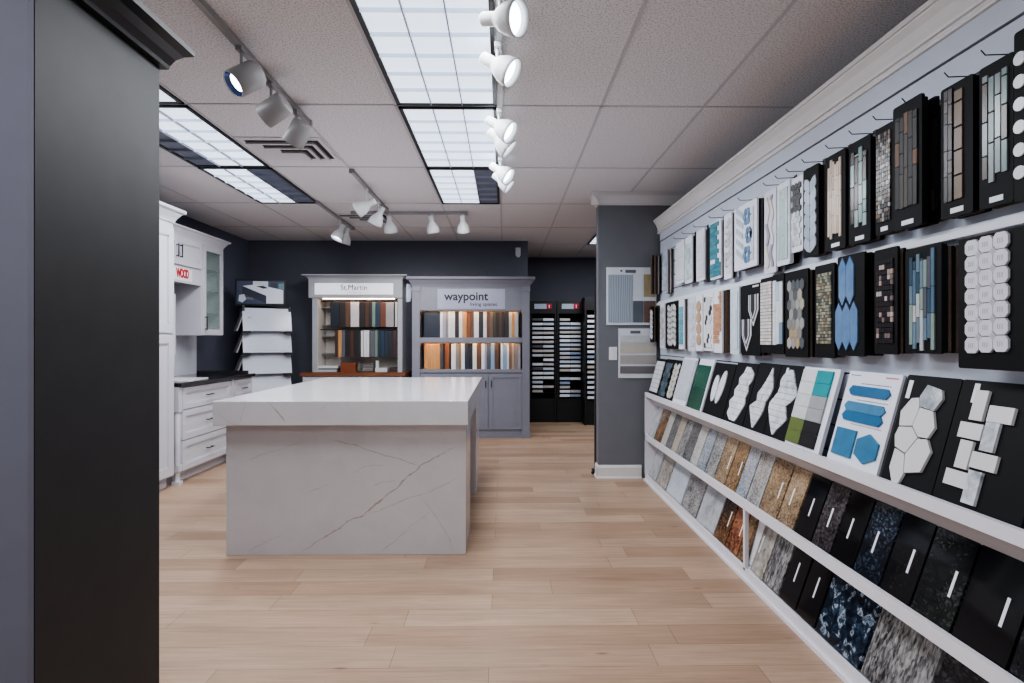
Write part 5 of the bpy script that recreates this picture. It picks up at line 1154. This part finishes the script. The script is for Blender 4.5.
# blue tile card
bl = mats((34, 98, 140), (66, 122, 158), (52, 112, 148), rough=0.3, var=0.12)
def bluecard(w, h):
    o = []
    def hexa(cx_, cz_, L, H_, m_): o.append(([(cx_ - L / 2, cz_), (cx_ - L / 2 + H_ * 0.45, cz_ - H_ / 2), (cx_ + L / 2 - H_ * 0.45, cz_ - H_ / 2), (cx_ + L / 2, cz_), (cx_ + L / 2 - H_ * 0.45, cz_ + H_ / 2), (cx_ - L / 2 + H_ * 0.45, cz_ + H_ / 2)], m_))
    hexa(0, h * 0.795, w * 0.78, h * 0.10, 0); hexa(-w * 0.01, h * 0.625, w * 0.78, h * 0.10, 1); hexa(-w * 0.01, h * 0.522, w * 0.78, h * 0.10, 0)
    o.append(([(-w * 0.42, h * 0.10), (-w * 0.02, h * 0.10), (-w * 0.02, h * 0.385), (-w * 0.42, h * 0.385)], 2))
    cx_, cz_ = w * 0.23, h * 0.235
    o.append(([(cx_ - w * 0.2, cz_ - h * 0.075), (cx_, cz_ - h * 0.15), (cx_ + w * 0.2, cz_ - h * 0.075), (cx_ + w * 0.2, cz_ + h * 0.075), (cx_, cz_ + h * 0.15), (cx_ - w * 0.2, cz_ + h * 0.075)], 2))
    return o
co = lean(826, 875.5, 0.385, WBD, 'white card of five blue tiles in hexagon and rectangle shapes', bluecard, bl, X=FX + 0.022, tt=0.007, n_behind=4, behind=[M((150, 150, 156), 0.5, var=0.05), WBD, M((120, 120, 124), 0.5, var=0.05), WBD], tname='blue_tiles')
wC = UX(826, FX + 0.022) - UX(875.5, FX + 0.022)
pm = MB(); pi = random.Random(4)
for z in (0.335, 0.268, 0.170):
    x = -wC * 0.2
    while x < wC * 0.36:
        L = pi.uniform(0.002, 0.007); pm.box(x, x + L, -0.0006, 0, z, z + 0.003); x += L + 0.0025
pm.build('print', M((84, 84, 92), 0.6, var=0), co)
MB().box(wC * 0.22, wC * 0.44, -0.0006, 0, 0.366, 0.371).build('print', M((196, 96, 110), 0.6, var=0), co)
MB().box(-wC * 0.45, -wC * 0.25, -0.0006, 0, 0.366, 0.370).build('print', M((120, 130, 150), 0.6, var=0), co)
# polygon marble board
def poly_tiles(w, h):
    P = {}
    def c(x, y): return ((x - 0.42) * w * 1.28, (y - 0.5) * h * 1.13 + 0.47 * h)
    S = lambda *ps: [c(a, b_) for a, b_ in ps]
    t_ = [(S((0.36, 0.72), (0.58, 0.70), (0.66, 0.80), (0.62, 0.87), (0.40, 0.90), (0.33, 0.80)), 1),
          (S((0.14, 0.54), (0.34, 0.56), (0.37, 0.71), (0.33, 0.79), (0.22, 0.78), (0.10, 0.66)), 0),
          (S((0.34, 0.56), (0.46, 0.485), (0.60, 0.49), (0.66, 0.58), (0.58, 0.70), (0.375, 0.715)), 0),
          (S((0.16, 0.37), (0.34, 0.34), (0.46, 0.48), (0.34, 0.555), (0.14, 0.535), (0.11, 0.46)), 0),
          (S((0.345, 0.335), (0.40, 0.19), (0.62, 0.23), (0.69, 0.40), (0.60, 0.485), (0.465, 0.475)), 0),
          (S((0.16, 0.20), (0.26, 0.09), (0.36, 0.10), (0.40, 0.18), (0.335, 0.335), (0.17, 0.36)), 0)]
    return [(shrink(p, 0.0012), m_) for p, m_ in t_]
GV = stone([(0.36, (104, 114, 122)), (0.47, (166, 172, 178)), (0.60, (214, 215, 218))], 6, 0.2, (1, 1, 1), 9, 0.6, name='grey veined marble')
PT = M((206, 204, 206), 0.3, var=0.03)
lean(880, 930.5, 0.385, BLKBD, 'black board with irregular six-sided white marble tiles on the ledge', poly_tiles, [PT, GV], tt=0.009, dz=0.004, tagpos=(-0.105, -0.085, 0.30, 0.365), tname='polygon_tiles')
def basket(w, h):
    o = []; a = math.radians(-3)
    def R(cx_, cz_, L, H_, m_): o.append(([(cx_ - L / 2, cz_ - H_ / 2), (cx_ + L / 2, cz_ - H_ / 2), (cx_ + L / 2, cz_ + H_ / 2), (cx_ - L / 2, cz_ + H_ / 2)], m_))
    W_, T_ = 0.082, 0.046
    R(-0.045, 0.308, T_, W_ + 0.006, 0); R(0.034, 0.290, W_, T_, 0); R(-0.052, 0.232, W_, T_, 0); R(0.018, 0.225, T_, W_, 1)
    R(-0.052, 0.162, T_, W_, 0); R(0.020, 0.155, W_ + 0.004, T_, 0); R(-0.058, 0.090, W_, T_, 0); R(0.004, 0.078, T_, W_ + 0.012, 1)
    return [([(x * w / 0.30 * 0.98 - 0.018, z * h / 0.39 * 1.06 - 0.014) for x, z in p], m_) for p, m_ in o]
lean(931.5, 1020, 0.385, BLKBD, 'black board with white marble basketweave tiles at the near end of the ledge', basket, [PT, GV], tt=0.009, dz=0.004, tagpos=(-0.105, -0.085, 0.315, 0.375), tname='basketweave_tiles', n_behind=0)

# ------------------------------------------------------------------ light
w = bpy.data.worlds.new('world'); scene.world = w; w.use_nodes = True
bgn = w.node_tree.nodes['Background']; bgn.inputs['Color'].default_value = (0.86, 0.91, 1.0, 1); bgn.inputs['Strength'].default_value = 0.55
for (x, y, lw, ld, pw) in LAMPS:
    ld_ = bpy.data.lights.new('troffer_lamp', 'AREA'); ld_.shape = 'RECTANGLE'; ld_.size = lw; ld_.size_y = ld
    ld_.energy = 20 * pw; ld_.color = (0.93, 0.96, 1.0)
    o = bpy.data.objects.new('troffer_lamp', ld_); COL.objects.link(o); o.location = (x, y, CEIL - 0.025)
def spot(loc, target, energy, col, ang=70, blend=0.8):
    d = bpy.data.lights.new('spot_lamp', 'SPOT'); d.energy = energy; d.color = col; d.spot_size = math.radians(ang); d.spot_blend = blend; d.shadow_soft_size = 0.05
    o = bpy.data.objects.new('spot_lamp', d); COL.objects.link(o); o.location = loc
    o.rotation_euler = (Vector(target) - Vector(loc)).to_track_quat('-Z', 'Y').to_euler()
for y in (2.2, 2.62, 3.38, 3.7, 4.26, 4.5): spot((0.14, y - 0.03, 2.48), (1.45, y - 0.35, 1.5), 9, (0.80, 0.90, 1.0))
spot((-1.35, 2.6, 2.45), (-2.6, 1.9, 1.0), 12, (0.88, 0.94, 1.0))
for px in (390, 432, 463): spot((UY(px, 6.2) + 0.02, 6.28, 2.42), (UY(px, 7.6), 7.65, 1.5), 30 if px == 390 else 18, (1.0, 0.98, 0.96), 80)
spot((-1.95, 6.5, 2.42), (-3.1, 7.2, 1.4), 9, (0.96, 0.97, 1.0), 80); spot((-1.95, 6.8, 2.42), (-3.3, 7.9, 1.7), 12, (0.96, 0.97, 1.0), 90)
spot((-1.45, 5.2, 2.42), (-3.2, 5.8, 1.2), 10, (1.0, 0.97, 0.95), 80)
vs = scene.view_settings
vs.view_transform = 'AgX'; vs.look = 'AgX - Medium High Contrast'; vs.exposure = 0.38; vs.gamma = 1.0
